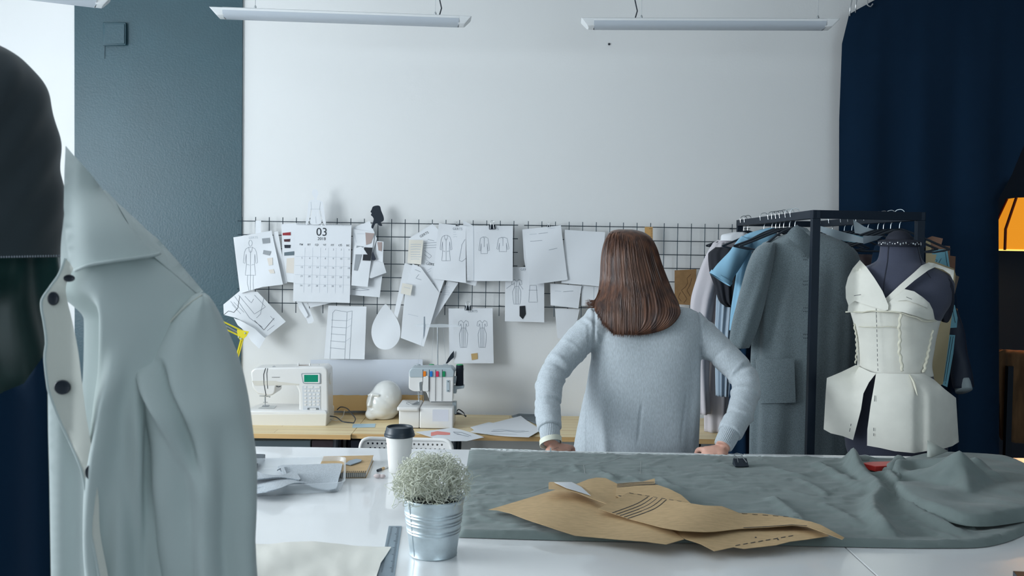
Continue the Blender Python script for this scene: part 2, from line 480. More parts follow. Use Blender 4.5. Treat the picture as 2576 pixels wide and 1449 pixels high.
# left wall with three tall windows
mb = MB(); wins = [(-0.65, 1.05), (1.2, 2.9), (3.05, 4.75)]
mb.box(-3.5, -3.38, -3.2, 5.0, 0, 0.85); mb.box(-3.5, -3.38, -3.2, 5.0, 2.95, CEIL)
ys = [-3.2, -0.65, 1.05, 1.2, 2.9, 3.05, 4.75, 5.0]
for a, b in ((0, 1), (2, 3), (4, 5), (6, 7)): mb.box(-3.5, -3.38, ys[a], ys[b], 0.85, 2.95)
struct('wall_left', mb, M['wall'])
for i, (a, b) in enumerate(wins):
    f = MB()
    for y in (a, (a + b) / 2 - 0.025, b - 0.05): f.box(-3.46, -3.41, y, y + 0.05, 0.85, 2.95)
    for z in (0.85, 2.2, 2.9): f.box(-3.46, -3.41, a, b, z, z + 0.05)
    wo = struct('window_%d' % (i + 1), f, M['lamp_white'])
# wall behind the camera, its unseen window added for the fill light
mb = MB(); mb.box(-3.5, 4.6, -3.2, -3.08, 0, 0.9); mb.box(-3.5, 4.6, -3.2, -3.08, 2.9, CEIL)
mb.box(-3.5, 1.0, -3.2, -3.08, 0.9, 2.9); mb.box(4.0, 4.6, -3.2, -3.08, 0.9, 2.9)
struct('wall_front', mb, M['wall'])
f = MB()
for x in (1.0, 2.48, 3.95): f.box(x, x + 0.05, -3.16, -3.11, 0.9, 2.9)
for z in (0.9, 2.85): f.box(1.0, 4.0, -3.16, -3.11, z, z + 0.05)
struct('window_4', f, M['lamp_white'])
struct('wall_right', MB().box(4.5, 4.6, -3.2, 6.6, 0, CEIL), M['dark_wall'])
struct('wall_alcove', MB().box(1.95, 4.6, 6.5, 6.6, 0, CEIL).box(1.95, 2.0, WY + 0.12, 6.5, 0, CEIL), M['dark_wall'])
struct('baseboard_back', MB().box(-3.38, 1.95, WY - 0.025, WY - 0.013, 0, 0.09), M['lamp_white'])

def W(px, py, d): return P(px, py, d)
# square vent cover on the pier
d = WY - 0.03
mb = MB().prism([(259, 56), (317, 56), (317, 114), (259, 115)], W, d, WY - 0.011)
o = mb.build('vent_cover', M['column'], bevel=0.004)
tag(o, 'square slate painted vent cover high on the dark pier', 'vent cover')
mb = MB().prism([(263, 60), (313, 60), (313, 110), (263, 111)], W, d - 0.004, d + 0.001); p = mb.build('raised_panel', M['column'], o, bevel=0.002)
mb = MB(); mb.tube([P(264, 116, WY - 0.016), P(263, 148, WY - 0.016)], 0.001, 6)
tag(mb.build('wire_end', M['black_plastic']), 'thin dark wire end hanging under the square vent cover', 'wire')
mb = MB().ball(P(1532, 111, WY - 0.002), 0.006, 0.006, 0.006)
tag(mb.build('wall_screw', M['black_plastic']), 'small black screw alone in the white wall above the hair', 'screw')

# ------------------------------------------------------------------ hanging strip lights
def strip_light(label, L, loc, rotz, wires, cable, tilt=0.0):
    t = thing('strip_light', label, 'ceiling light', (0, 0, 0), 'strip lights on wires')
    def prof(x, f=1.0):
        pts = [(-0.058, 0.012), (-0.05, 0.016), (0.05, 0.016), (0.058, 0.012), (0.040, -0.016), (0.022, -0.022), (-0.022, -0.022), (-0.040, -0.016)]
        return [Vector((x, a * f, b)) for a, b in pts]
    h = L / 2
    # metal tray
    mb = MB(); mb.rings([[Vector((x, a, b)) for a, b in ((-0.058, 0.012), (-0.05, 0.017), (0.05, 0.017), (0.058, 0.012), (0.054, 0.004), (-0.054, 0.004))] for x in (-h + 0.03, h - 0.03)])
    mb.build('housing', M['lamp_white'], t)
    mb = MB(); mb.rings([[Vector((x, a, b)) for a, b in ((-0.054, 0.005), (0.054, 0.005), (0.046, -0.012), (0.026, -0.022), (-0.026, -0.022), (-0.046, -0.012))] for x in (-h + 0.03, h - 0.03)])
    mb.build('diffuser', M['diffuser'], t)
    for s in (-1, 1):
        mb = MB(); mb.rings([prof(s * (h - 0.035)), prof(s * (h - 0.012)), [Vector((s * (h + 0.025 - (0.012 - b) * 0.9), a, b)) for a, b in [(v.y, v.z) for v in prof(0)]]])
        mb.build('end_cap', M['lamp_white'], t, bevel=0.002)
    top = CEIL - loc[2]
    for wx in wires:
        mb = MB(); mb.tube([(wx, 0, 0.016), (wx, 0, top)], 0.0012, 6); mb.ball((wx, 0, 0.03), 0.006, 0.006, 0.012, n=8, k=6)
        mb.build('suspension_wire', M['steel'], t)
    if cable is not None:
        pts, _, _ = spline([(cable, 0, 0.016), (cable + 0.012, 0, 0.05), (cable - 0.006, 0, 0.14), (cable - 0.02, 0, top)], 16)
        MB().tube(pts, 0.003, 8).build('power_cable', M['black_plastic'], t)
    t.location = loc; t.rotation_euler = (0, 0, rotz)
    return t
a = P(537, 40, 4.36); b = P(1181, 48, 4.46); c = (a + b) / 2
strip_light('left of the two white strip lights hung across the wall', (b - a).length - 0.04, c, math.atan2(b.y - a.y, b.x - a.x),
            (P(645, 30, 4.4).x - c.x, P(1094, 30, 4.4).x - c.x), P(1103, 30, 4.4).x - c.x)
a = P(1466, 56, 4.42); b = P(2100, 66, 4.36); c = (a + b) / 2
strip_light('right of the two white strip lights, ending beside the black curtain', (b - a).length - 0.04, c, math.atan2(b.y - a.y, b.x - a.x),
            (P(1614, 30, 4.4).x - c.x, P(2052, 30, 4.4).x - c.x), P(1597, 30, 4.4).x - c.x)
a = P(266, 6, 3.95); b = a + Vector((-1.05, -0.55, 0.0)); c = (a + b) / 2
strip_light('strip light cut off by the top left corner, only its end showing', 1.17, c, math.atan2(a.y - b.y, a.x - b.x), (-0.4, 0.35), None)

# ------------------------------------------------------------------ wire grid panels
GY = WY - 0.045
def grid_panel(label, px0, nv, ytop_at, dx=34.1):
    s = FPX / GY
    t = thing('wire_grid', label, 'grid panel', P(px0, 660, GY), 'wire grid panels')
    cell = 34.15 / s
    o = P(px0, ytop_at, GY)
    mb = MB(); r = 0.0022
    for i in range(nv):
        x = o.x + i * cell
        mb.tube([(x, GY, o.z + 0.022), (x, GY, o.z - 6 * cell - 0.05)], r, 6)
    mb.build('vertical_wires', M['wire'], t)
    mb = MB()
    for k in range(7):
        z = o.z - k * cell
        mb.tube([(o.x - 0.022, GY - 0.003, z), (o.x + (nv - 1) * cell + 0.022, GY - 0.003, z)], r, 6)
    mb.build('horizontal_wires', M['wire'], t)
    for ix in (1, nv - 2):
        for k in (0, 6):
            x = o.x + ix * cell
            MB().tube([(x, GY, o.z - k * cell), (x, WY - 0.001, o.z - k * cell)], 0.004, 8).build('wall_hook', M['wire'], t)
    return t
grid_panel('left wire grid panel behind the calendar and design sheets', 609, 21, 556)
grid_panel('right wire grid panel running behind the hair towards the clothes rack', 1329, 17, 567)

# ------------------------------------------------------------------ sheets on the grid
S = lambda *p: list(p)
def box2d(q):    # bilinear map from unit square to the sheet's quad corners TL,TR,BR,BL
    (a, b, c, e) = q
    def f(u, v):
        x = (1-u)*(1-v)*a[0] + u*(1-v)*b[0] + u*v*c[0] + (1-u)*v*e[0]
        y = (1-u)*(1-v)*a[1] + u*(1-v)*b[1] + u*v*c[1] + (1-u)*v*e[1]
        return (x, y)
    return f
def coat_fig(cx, cy, w, h):
    f = lambda pts: [(cx + x * w, cy + y * h) for x, y in pts]
    return [f(p) for p in ([(-.12, 0), (-.32, .06), (-.42, .18), (-.5, .55), (-.38, .58), (-.3, .25)], [(.12, 0), (.32, .06), (.42, .18), (.5, .55), (.38, .58), (.3, .25)],
        [(-.3, .25), (-.27, .55), (-.36, 1), (.36, 1), (.27, .55), (.3, .25)], [(0, .12), (0, 1)], [(-.12, 0), (-.1, .14), (0, .2), (.1, .14), (.12, 0), (-.12, 0)], [(-.26, .62), (-.1, .62), (-.1, .66)], [(.26, .62), (.1, .62), (.1, .66)])]
def dress_fig(cx, cy, w, h):
    f = lambda pts: [(cx + x * w, cy + y * h) for x, y in pts]
    return [f(p) for p in ([(-.2, 0), (-.45, .05), (-.5, .2), (-.35, .22), (-.25, .12)], [(.2, 0), (.45, .05), (.5, .2), (.35, .22), (.25, .12)], [(-.2, 0), (-.1, .06), (0, .08), (.1, .06), (.2, 0)],
        [(-.25, .12), (-.2, .28), (-.4, .5), (-.36, .8), (-.3, 1), (.3, 1), (.36, .8), (.4, .5), (.2, .28), (.25, .12)], [(0, .1), (0, 1)], [(-.2, .28), (.2, .28)], [(-.15, .3), (-.15, 1)], [(.15, .3), (.15, 1)])]
def shirt_fig(cx, cy, w, h):
    f = lambda pts: [(cx + x * w, cy + y * h) for x, y in pts]
    return [f(p) for p in ([(-.12, 0), (-.35, .08), (-.5, .8), (-.36, .84), (-.28, .4)], [(.12, 0), (.35, .08), (.5, .8), (.36, .84), (.28, .4)], [(-.28, .4), (-.3, 1), (.3, 1), (.28, .4)], [(-.12, 0), (0, .08), (.12, 0), (-.12, 0)], [(0, .08), (0, .6)])]
def person_fig(cx, cy, w, h):
    f = lambda pts: [(cx + x * w, cy + y * h) for x, y in pts]
    return [f([(0.12 * math.cos(a), .06 + .06 * math.sin(a)) for a in [k * PI / 6 for k in range(13)]])] + coat_fig(cx, cy + h * .14, w, h * .55) + [f([(-.2, .69), (-.22, .84), (-.1, 1), (.02, 1)]), f([(.2, .69), (.18, .84), (.22, 1)]), f([(0, .69), (-.02, .85), (0, 1)])]

def curlfn(base, curl, ph, poly):
    cx = sum(p[0] for p in poly) / len(poly); cy = sum(p[1] for p in poly) / len(poly)
    ext = max(max(abs(p[0] - cx), abs(p[1] - cy)) for p in poly)
    x0 = min(p[0] for p in poly); y0 = min(p[1] for p in poly); y1 = max(p[1] for p in poly)
    def fn(u, v, off=0.0):
        k = (v - y0) / (y1 - y0)
        b = curl * (k ** 2) * (0.5 + 0.5 * math.sin((u - cx) / ext * 1.6 + ph)) + 0.12 * curl * math.sin((u + v) / ext * 3 + ph)
        return P(u, v, base - off - b)
    return fn
def sheet(label, poly, depth, curl=0.02, ph=0.0, draw=None, mats=None, name='design_sheet', cat='paper', group='sheets clipped to the wire grid', step=9, text_items=(), extra=None, thick=0.0006):
    mb = MB(); fn = curlfn(depth, curl, ph, poly)
    patch(mb, poly, fn, step, 0, thick=thick)
    for it in (draw or []):
        pts, m, wd = it if isinstance(it, tuple) and len(it) == 3 and isinstance(it[1], int) else (it, 1, 0.9)
        stroke(mb, pts, fn, wd, m, off=thick + 0.0006, step=4)
    for (s, x, y, size, rot, m) in text_items: text(mb, s, x, y, size, fn, m, off=thick + 0.0007, rot=rot)
    o = mb.build(name, mats or [M['paper'], M['ink'], M['ink_faint'], M['ink_dark']], smooth=30)
    tag(o, label, cat, group)
    for (nm, pl, mt) in (extra or []):
        pb = MB(); patch(pb, pl, lambda u, v, off: fn(u, v, off + 0.0016), 8, 0, thick=0.0012)
        pb.build(nm, mt, o, smooth=30)
    return o
sw = {k: flat('swatch_' + k, *c) for k, c in dict(red=(150, 32, 42), wine=(70, 24, 36), navy=(28, 36, 52), slate=(96, 112, 120), grey=(150, 155, 160), cream=(222, 214, 204), taupe=(168, 150, 145), black=(16, 22, 30), tan=(190, 150, 100), gold=(196, 164, 110)).items()}
D0 = GY - 0.008
def quad(*p): return list(p)
def lines(x0, x1, ys, j=1.5): return [[(x0, y), (x0 + (x1 - x0) * .5, y - j * random.random()), (x1 - random.random() * 6, y)] for y in ys]

# far left cluster
sheet('blank white sheet showing as a right edge behind the long coat figure drawing', quad((690, 583), (699, 582), (722, 712), (705, 717), (660, 700)), D0 - .004, .01, 1)
sheet('white sheet with a pencilled long coat figure and pinned grey swatches', quad((587, 597), (612, 593), (683, 580), (712, 716), (660, 722), (604, 738)), D0 - .016, .025, 0.5,
      draw=person_fig(630, 604, 36, 128), text_items=[('GERTS', 637, 598, 8, -.05, 2)],
      extra=[('swatch', [(659, 600), (678, 598), (679, 611), (661, 613)], sw['grey']), ('swatch', [(663, 629), (682, 632), (678, 643), (661, 639)], sw['grey']), ('swatch', [(672, 650), (685, 648), (686, 666), (676, 668)], sw['cream']), ('swatch', [(675, 679), (688, 677), (691, 687), (680, 688)], sw['cream'])])
sheet('narrow blank strip hanging over the top bar above the long coat figure', quad((643, 555), (657, 555), (656, 592), (642, 593)), D0 - .006, .005)
sheet('crumpled white sheet with technical pattern outlines, hanging below the left corner', [(562, 766), (603, 732), (648, 734), (719, 809), (667, 850), (640, 832), (616, 812), (594, 800), (563, 792)], D0 - .010, .05, 2.2,
      draw=[([(590, 745), (628, 800), (660, 823)], 1, 1.1), ([(600, 742), (640, 790), (668, 772), (640, 742)], 1, 1), ([(616, 745), (632, 762), (638, 752)], 1, 1), ([(640, 806), (664, 830), (690, 800)], 3, 1.2), [(588, 760), (614, 786)], [(584, 766), (606, 790)], [(580, 758), (596, 776)], [(680, 795), (690, 806)], [(672, 832), (690, 818)],
            ([(603, 745), (598, 775), (588, 786), (575, 782), (563, 792)], 3, 1.2), ([(664, 748), (655, 790), (645, 800)], 1, .9)])
sheet('torn white paper curl hanging lowest at the left, its tip pointing down', [(588, 800), (604, 806), (640, 826), (655, 840), (667, 852), (652, 877), (632, 858), (615, 832), (598, 818)], D0 - .05, .04, 1.0)
sheet('swatch card with red, wine and navy snips, left of the calendar', quad((708, 564), (748, 561), (748, 712), (712, 708)), D0 - .004, .012, .3,
      extra=[('swatch', [(711, 586), (731, 584), (731, 592), (711, 592)], sw['red']), ('swatch', [(714, 602), (730, 601), (729, 608), (715, 608)], sw['wine']), ('swatch', [(715, 616), (731, 616), (730, 624), (716, 624)], sw['navy']), ('swatch', [(715, 635), (740, 632), (740, 642), (715, 643)], sw['slate']), ('swatch', [(721, 650), (742, 648), (742, 688), (720, 686)], sw['cream'])])
# behind / right of calendar
sheet('lower blank sheet with a faint oval drawing, right under the calendar edge', quad((872, 690), (962, 690), (955, 748), (872, 741)), D0 - .004, .01, 1, draw=[([(884, 728), (905, 724), (930, 729), (905, 731), (888, 728)], 1, .9)])
sheet('tilted blank sheet with its corner pointing right of the calendar', quad((895, 600), (948, 602), (972, 686), (934, 700), (900, 690)), D0 - .010, .02, 2)
sheet('sheet folded over the top bar between calendar and black silhouette', quad((888, 572), (930, 556), (948, 600), (935, 640), (890, 640)), D0 - .012, .02, 1.5)
sheet('small sheet with a beige swatch, rightmost beside the calendar', quad((945, 606), (965, 608), (963, 660), (948, 655)), D0 - .014, .01, 1, extra=[('swatch', [(949, 609), (961, 609), (960, 632), (952, 630)], sw['taupe'])])
sheet('swatch sheet with a grey felt piece and a black square', quad((888, 576), (942, 584), (925, 722), (884, 718)), D0 - .022, .02, .8,
      draw=[([(892, 586), (896, 610)], 2, .8), ([(898, 588), (918, 588)], 2, .8)],
      extra=[('swatch', [(897, 618), (915, 620), (905, 660), (899, 681), (890, 680)], sw['grey']), ('swatch', [(916, 622), (937, 623), (932, 656), (912, 655)], sw['black']), ('swatch', [(919, 585), (942, 587), (933, 612), (921, 616)], sw['taupe'])])
mb = MB(); patch(mb, [(935, 640), (938, 632), (946, 652), (942, 655), (934, 654)], lambda u, v, off: P(u, v, D0 - .03 - off), 5, 0, thick=.002)
tag(mb.build('fabric_snip', sw['navy']), 'tiny dark fabric snip pinned right of the black square swatch', 'swatch')

# calendar
cq = [(743, 563), (884, 566), (880, 762), (737, 758)]
bf = box2d(cq)
t = thing('wall_calendar', 'wall calendar page for 03 2018 with a spiral binding', 'calendar', P(810, 665, D0 - .03))
cfn = lambda u, v, off=0: P(u, v, D0 - 0.030 - off - 0.004 * math.sin((v - 560) / 200 * 2.5))
mb = MB(); patch(mb, cq, cfn, 14, 0, thick=0.004)
text(mb, '03', *bf(.475, .102), 29, cfn, 1, off=.0052, rot=.018)
text(mb, '2018', *bf(.475, .186), 10.5, cfn, 1, off=.0052, rot=.018)
for i, dname in enumerate(['пн', 'вт', 'ср', 'чт', 'пт', 'сб', 'вс']):
    text(mb, dname, *bf(.115 + i * .1385, .262), 8, cfn, 1, off=.0052, rot=.018)
day = 1
for r_ in range(5):
    for c_ in range(7):
        if r_ == 0 and c_ < 3: continue
        if day > 31: break
        text(mb, str(day), *bf(.135 + c_ * .1385, .32 + r_ * .118), 6.2, cfn, 2, off=.0052, rot=.018); day += 1
for k in range(1, 7): stroke(mb, [bf(.045 + k * .1385, .3), bf(.045 + k * .1385, .88)], cfn, .5, 3, off=.0048, step=20)
for k in range(1, 5): stroke(mb, [bf(.02, .30 + k * .118), bf(.99, .30 + k * .118)], cfn, .5, 3, off=.0048, step=20)
mb.build('page', [M['paper'], M['ink_dark'], M['ink'], M['ink_faint']], t, smooth=30)
mb = MB()
for k in range(40):
    u = 747 + k * 3.4
    if 806 < u < 820: continue
    y = 563 + (u - 743) * .022; p = P(u, y, D0 - .034)
    pts = [p + Vector((0, math.cos(a) * .004, math.sin(a) * .006)) for a in [q * PI / 4 for q in range(9)]]
    mb.tube(pts, .0007, 4, caps=False)
mb.build('spiral_binding', M['steel'], t)
pts = [P(812, 552, GY - .008), P(807, 558, GY - .02), P(809, 566, D0 - .036), P(815, 567, D0 - .036), P(818, 558, D0 - .02)]
MB().tube(spline(pts, 16)[0], .0012, 6).build('hanging_hook', M['steel'], t)

# tags peeking below the calendar
sheet('small white swing tag hanging from below the calendar, front one', quad((747, 760), (757, 757), (775, 793), (768, 800), (752, 775)), D0 - .014, .01, 0, name='swing_tag', cat='tag', group='paper tags below the calendar')
sheet('longer white swing tag behind, with a rounded end, below the calendar', quad((757, 760), (772, 760), (790, 806), (786, 812), (775, 814), (768, 795)), D0 - .006, .01, 0, name='swing_tag', cat='tag', group='paper tags below the calendar')
sheet('blank sheet sliver peeking out below the middle of the calendar', quad((770, 755), (842, 760), (780, 774)), D0 - .004, .004, 0)
# window drawing
wd = []
for k in range(5): wd.append([(834 + .0 - k * .9, 805 + k * 17.5), (871 - k * .9, 807 + k * 17.8)])
wd += [[(837, 787), (830, 903)], [(873, 785), (867, 905)], [(837, 787), (843, 780), (873, 785), (886, 782)], [(886, 782), (879, 905)], ([(871, 808), (884, 801)], 2, .8), ([(870, 826), (883, 818)], 2, .8), ([(868, 860), (881, 850)], 2, .8)]
sheet('sheet with a pencilled tall shelf of stacked boxes, right of the sewing machine top', quad((826, 769), (922, 771), (917, 904), (815, 902)), D0 - .012, .015, .4, draw=wd)
# teardrop
td = curve2([(968, 766), (982, 778), (1003, 812), (1007, 842), (997, 866), (976, 879), (950, 874), (936, 850), (936, 820), (950, 790)], 50, True)
sheet('white teardrop shaped paper pattern hanging from the grid', td, D0 - .03, .02, .5, name='paper_pattern')
# cluster around the GERTS sheets
sheet('tilted sheet with handwriting, top left of the coat sketches', quad((1028, 600), (1088, 563), (1125, 600), (1110, 690), (1062, 660)), D0 - .002, .015, 1,
      draw=[([(1066, 612), (1098, 610)], 1, .9), ([(1066, 618), (1098, 616)], 1, .9), ([(1066, 624), (1098, 622)], 1, .9), [(1068, 630), (1086, 644), (1080, 650), (1068, 640)], [(1076, 602), (1092, 606)]], text_items=[('GERTS', 1067, 590, 8.5, -.5, 3)])
sheet('cream receipt with small typed lines pinned on the tilted sheet', quad((1029, 603), (1065, 604), (1059, 666), (1025, 661)), D0 - .024, .01, .2, mats=[M['paper_warm'], M['ink_faint'], M['ink_faint'], M['ink']],
      draw=[(l, 1, 1.2) for l in lines(1033, 1060, [615, 621, 627, 634, 640, 646, 652])])
sheet('long white sheet hanging slanted, right of the long folded one', quad((1125, 706), (1153, 712), (1088, 812), (1078, 806)), D0 - .006, .02, .5, draw=[(l, 2, .9) for l in lines(1112, 1132, [722, 727, 732, 737, 742])])
sheet('slanted GERTS sheet with a small skirt sketch above the long one', quad((1062, 648), (1123, 690), (1105, 740), (1046, 722)), D0 - .014, .02, .4, draw=[[(1082, 712), (1076, 728), (1098, 730), (1092, 714), (1082, 712)], ([(1075, 680), (1086, 674)], 2, .9), ([(1075, 686), (1084, 681)], 2, .9)], text_items=[('GERTS', 1084, 665, 8.5, .15, 3)])
sheet('long folded blank sheet slanting down towards the overlock machine', quad((1038, 664), (1058, 672), (1106, 738), (1066, 872), (1008, 850), (1020, 720)), D0 - .03, .03, 1.2,
      draw=[([(1054, 690), (1046, 700), (1060, 704)], 1, .9), ([(1044, 678), (1058, 684)], 1, .9), ([(1026, 790), (1052, 796)], 2, .8)])
sheet('slip of cream paper with faint marks pinned on the long folded sheet', quad((1012, 712), (1038, 717), (1033, 744), (1008, 738)), D0 - .052, .006, 1.2, mats=[M['paper_warm'], M['ink_faint'], M['ink_faint'], M['ink']], draw=[([(1016, 722), (1032, 726)], 1, 1)])
sheet('narrow wavy strip of paper left of the long folded sheet', quad((1018, 662), (1040, 668), (1020, 720), (1000, 800), (991, 790)), D0 - .016, .015, 1.6)
sheet('white sheet peeking out behind the two coat sketches at top and bottom', quad((1165, 555), (1190, 567), (1200, 708), (1196, 720), (1170, 712)), D0 - .002, .01, .2)
sheet('GERTS sheet with a pencilled long coat front and half a back view', quad((1104, 562), (1172, 568), (1172, 712), (1088, 701)), D0 - .016, .02, .2,
      draw=coat_fig(1122, 592, 30, 64) + [[(1170, 602), (1162, 615), (1155, 655), (1162, 658), (1172, 650)]] + [(l, 2, .8) for l in lines(1140, 1152, [578, 584, 590, 596])], text_items=[('GERTS', 1151, 576, 8.5, .02, 1)])
sheet('GERTS sheet under the big binder clip with a jacket and a blouse sketch', quad((1191, 568), (1290, 568), (1290, 707), (1192, 707)), D0 - .028, .012, .1,
      draw=shirt_fig(1218, 596, 27, 42) + shirt_fig(1265, 597, 31, 36) + [([(1191, 568), (1192, 707)], 2, 1)], text_items=[('GERTS', 1242, 576, 8.5, .02, 1)])
sheet('folded edge sheet between the long coat and the jacket sketches', quad((1172, 569), (1192, 569), (1193, 706), (1175, 706)), D0 - .022, .01, 3)
sheet('blank sheet behind the dress sketches, showing at the left edge', quad((1128, 776), (1150, 776), (1152, 900), (1131, 908)), D0 + .006, .006, 1)
sheet('GERTS sheet with two pencilled dresses and a tan swatch', quad((1140, 776), (1239, 775), (1242, 914), (1143, 914)), D0 - .012, .015, .3,
      draw=dress_fig(1166, 806, 26, 68) + dress_fig(1213, 806, 26, 68), text_items=[('GERTS', 1189, 783, 8.5, 0, 1)],
      extra=[('swatch', [(1185, 890), (1201, 888), (1202, 903), (1187, 906)], sw['gold'])])
sheet('GERTS sheet with bow dress and skirt sketches and a black snip', quad((1271, 672), (1369, 672), (1369, 811), (1270, 808)), D0 - .002, .015, .3,
      draw=dress_fig(1300, 703, 26, 62) + [[(1333, 718), (1330, 760), (1352, 760), (1349, 718), (1333, 718)], [(1330, 730), (1352, 730)], [(1274, 726), (1290, 714)], [(1306, 714), (1316, 728)]], text_items=[('GERTS', 1322, 678, 8.5, 0, 1)],
      extra=[('swatch', [(1307, 770), (1321, 769), (1323, 790), (1315, 803), (1307, 795)], sw['black'])])
sheet('blank sheet edge under the clipped double sheet, a little left of it', quad((1314, 578), (1330, 577), (1340, 712), (1330, 717), (1318, 650)), D0 - .008, .004, .3)
sheet('double sheet with a few handwritten lines, clipped left of the hair', quad((1316, 577), (1411, 567), (1428, 704), (1384, 710), (1331, 717)), D0 - .020, .03, 2.6,
      draw=[([(1332, 590), (1350, 588)], 2, 1), ([(1355, 588), (1378, 585)], 1, .9), ([(1378, 575), (1396, 573)], 2, .9), ([(1334, 607), (1364, 605)], 1, .9), ([(1381, 629), (1402, 624)], 1, .9)])
sheet('plain blank sheet partly behind the hair on its left', quad((1421, 578), (1522, 584), (1513, 721), (1412, 712)), D0 - .012, .012, .3)
sheet('lower blank sheet with one faint written line left of the shoulder', quad((1384, 713), (1463, 719), (1455, 776), (1385, 768)), D0 - .006, .012, 1, draw=[([(1396, 732), (1412, 733)], 2, .9), ([(1417, 734), (1442, 732)], 1, 1)])
sheet('pair of blank sheets hanging just above the left shoulder', quad((1463, 718), (1512, 722), (1508, 765), (1462, 770)), D0 + .002, .01, 1, draw=[([(1494, 721), (1494, 762)], 2, 1.2)])
sheet('lowest blank sheet dropping behind the left upper arm', quad((1396, 776), (1458, 778), (1440, 860), (1402, 850)), D0 + .004, .01, 1)
# card figure cut-out
fig = curve2([(788, 477), (797, 477), (801, 487), (797, 497), (798, 503), (811, 507), (815, 528), (818, 550), (820, 562), (813, 562), (808, 533), (804, 527), (803, 535), (808, 562), (780, 562), (785, 535), (783, 525), (780, 535), (775, 562), (769, 562), (774, 530), (777, 506), (790, 502), (790, 497), (784, 487)], 75, True)
mb = MB(); ffn = lambda u, v, off=0: P(u, v, GY - .05 - off)
patch(mb, fig, ffn, 5, 0, thick=.002)
for l in ([(781, 526), (806, 526)], [(794, 545), (795, 562)], [(782, 508), (783, 524), (780, 545)], [(806, 508), (804, 524), (808, 545)]): stroke(mb, l, ffn, .8, 1, off=.0026, step=4)
tag(mb.build('paper_figure', [M['paper'], M['ink_faint']]), 'white paper cut-out of a back view figure above the calendar', 'paper cut-out')
# black profile silhouette
sil = curve2([(938, 520), (948, 517), (956, 519), (959, 530), (965, 545), (965, 555), (958, 560), (962, 567), (955, 568), (948, 561), (943, 565), (938, 575), (934, 571), (938, 560), (940, 551), (937, 545), (933, 541), (935, 536), (932, 533), (935, 527)], 70, True)
mb = MB(); patch(mb, sil, lambda u, v, off: P(u, v, GY - .03 - off), 4, 0, thick=.003)
tag(mb.build('paper_silhouette', M['black_plastic']), 'black cut-out profile of a woman with long hair on the grid top', 'paper cut-out')
# kraft figure study and wooden ruler
kd = [([(1738, 690), (1728, 700), (1730, 712), (1724, 722), (1714, 730), (1722, 742), (1728, 752), (1720, 762)], 1, 1), ([(1740, 700), (1736, 716), (1728, 730), (1736, 745)], 1, 1), ([(1712, 735), (1706, 748), (1714, 758)], 1, 1)]
sheet('brown sketchbook page with a dark figure study beside the clothes rack', quad((1697, 680), (1752, 677), (1748, 768), (1697, 765)), D0 - .01, .005, .3, mats=[M['kraft_dark'], flat('umber_line', 84, 56, 36), M['ink']], draw=kd)
mb = MB().prism([(1622, 571), (1642, 571), (1642, 640), (1622, 640)], W, GY - .014, GY - .009)
for k in range(17): stroke(mb, [(1642, 575 + k * 4), (1637 if k % 5 else 1633, 575 + k * 4)], lambda u, v, off: P(u, v, GY - .0145 - off), .8, 1, off=.0003)
tag(mb.build('wooden_ruler', [flat('ruler_wood', 205, 160, 100), M['ink_dark']], bevel=0), 'yellow wooden ruler hanging on the grid behind the hair', 'ruler')

# binder clips
def binder_clip(label, px, py, d, s=1.0, hang=False):
    t = thing('binder_clip', label, 'binder clip', (0, 0, 0), 'binder clips')
    mb = MB(); w_ = .016 * s
    mb.rings([[Vector((x, a * s, b * s)) for a, b in ((-.008, .010), (.008, .010), (.0015, -.012), (-.0015, -.012))] for x in (-w_, w_)])
    mb.build('clamp', M['black_plastic'], t, bevel=.0008)
    for sy, up in ((-1, 1), (1, 1)):
        z = lambda k: k * s
        pts = [(-.010, -.010, -.010), (-.007, -.009, .012), (-.009, -.006, .026), (0, -.005, .034), (.009, -.006, .026), (.007, -.009, .012), (.010, -.010, -.010)]
        pts = [Vector((a * s, b * s * (-sy), c * s)) for a, b, c in pts]
        MB().tube(spline(pts, 26)[0], .0010 * s, 6).build('wire_handle', M['steel'], t)
    t.location = P(px, py, d)
    return t
binder_clip('large black binder clip on top of the jacket sketch sheet', 1238, 571, D0 - .030)
binder_clip('large black binder clip holding the two dresses sheet', 1177, 775, D0 - .014)
binder_clip('tiny binder clip above the long coat sketch', 1150, 566, D0 - .016, .5)
binder_clip('tiny binder clip on the double handwritten sheet', 1380, 568, D0 - .022, .5)
# ================================================================== pine work desk against the wall
DZ = 0.74
XJ = -0.737
def desk(label, x0, x1, y0, legs):
    t = thing('work_desk', label, 'desk', ((x0 + x1) / 2, 4.7, 0))
    MB().box(x0, x1, y0 + .004, WY - .03, DZ - .021, DZ).build('worktop', M['pine'], t, bevel=.0015)
    MB().box(x0, x1, y0, y0 + .0038, DZ - .0215, DZ - .0005).build('front_edge', M['pine_edge'], t)
    for lx in legs:
        for ly, s in ((y0 + .12, 1), (WY - .12, -1)):
            MB().tube([(lx, ly, DZ - .022), (lx - .03, ly - .05 * s, 0)], .018, 10).build('leg', M['black_plastic'], t)
    return t
desk('left pine desk, carrying the white sewing machine', -1.62, XJ - .001, 4.395, (-1.5, -.82))
desk('right pine desk, carrying the overlock machine and loose drawings', XJ + .001, 1.02, 4.42, (-.26, .9))
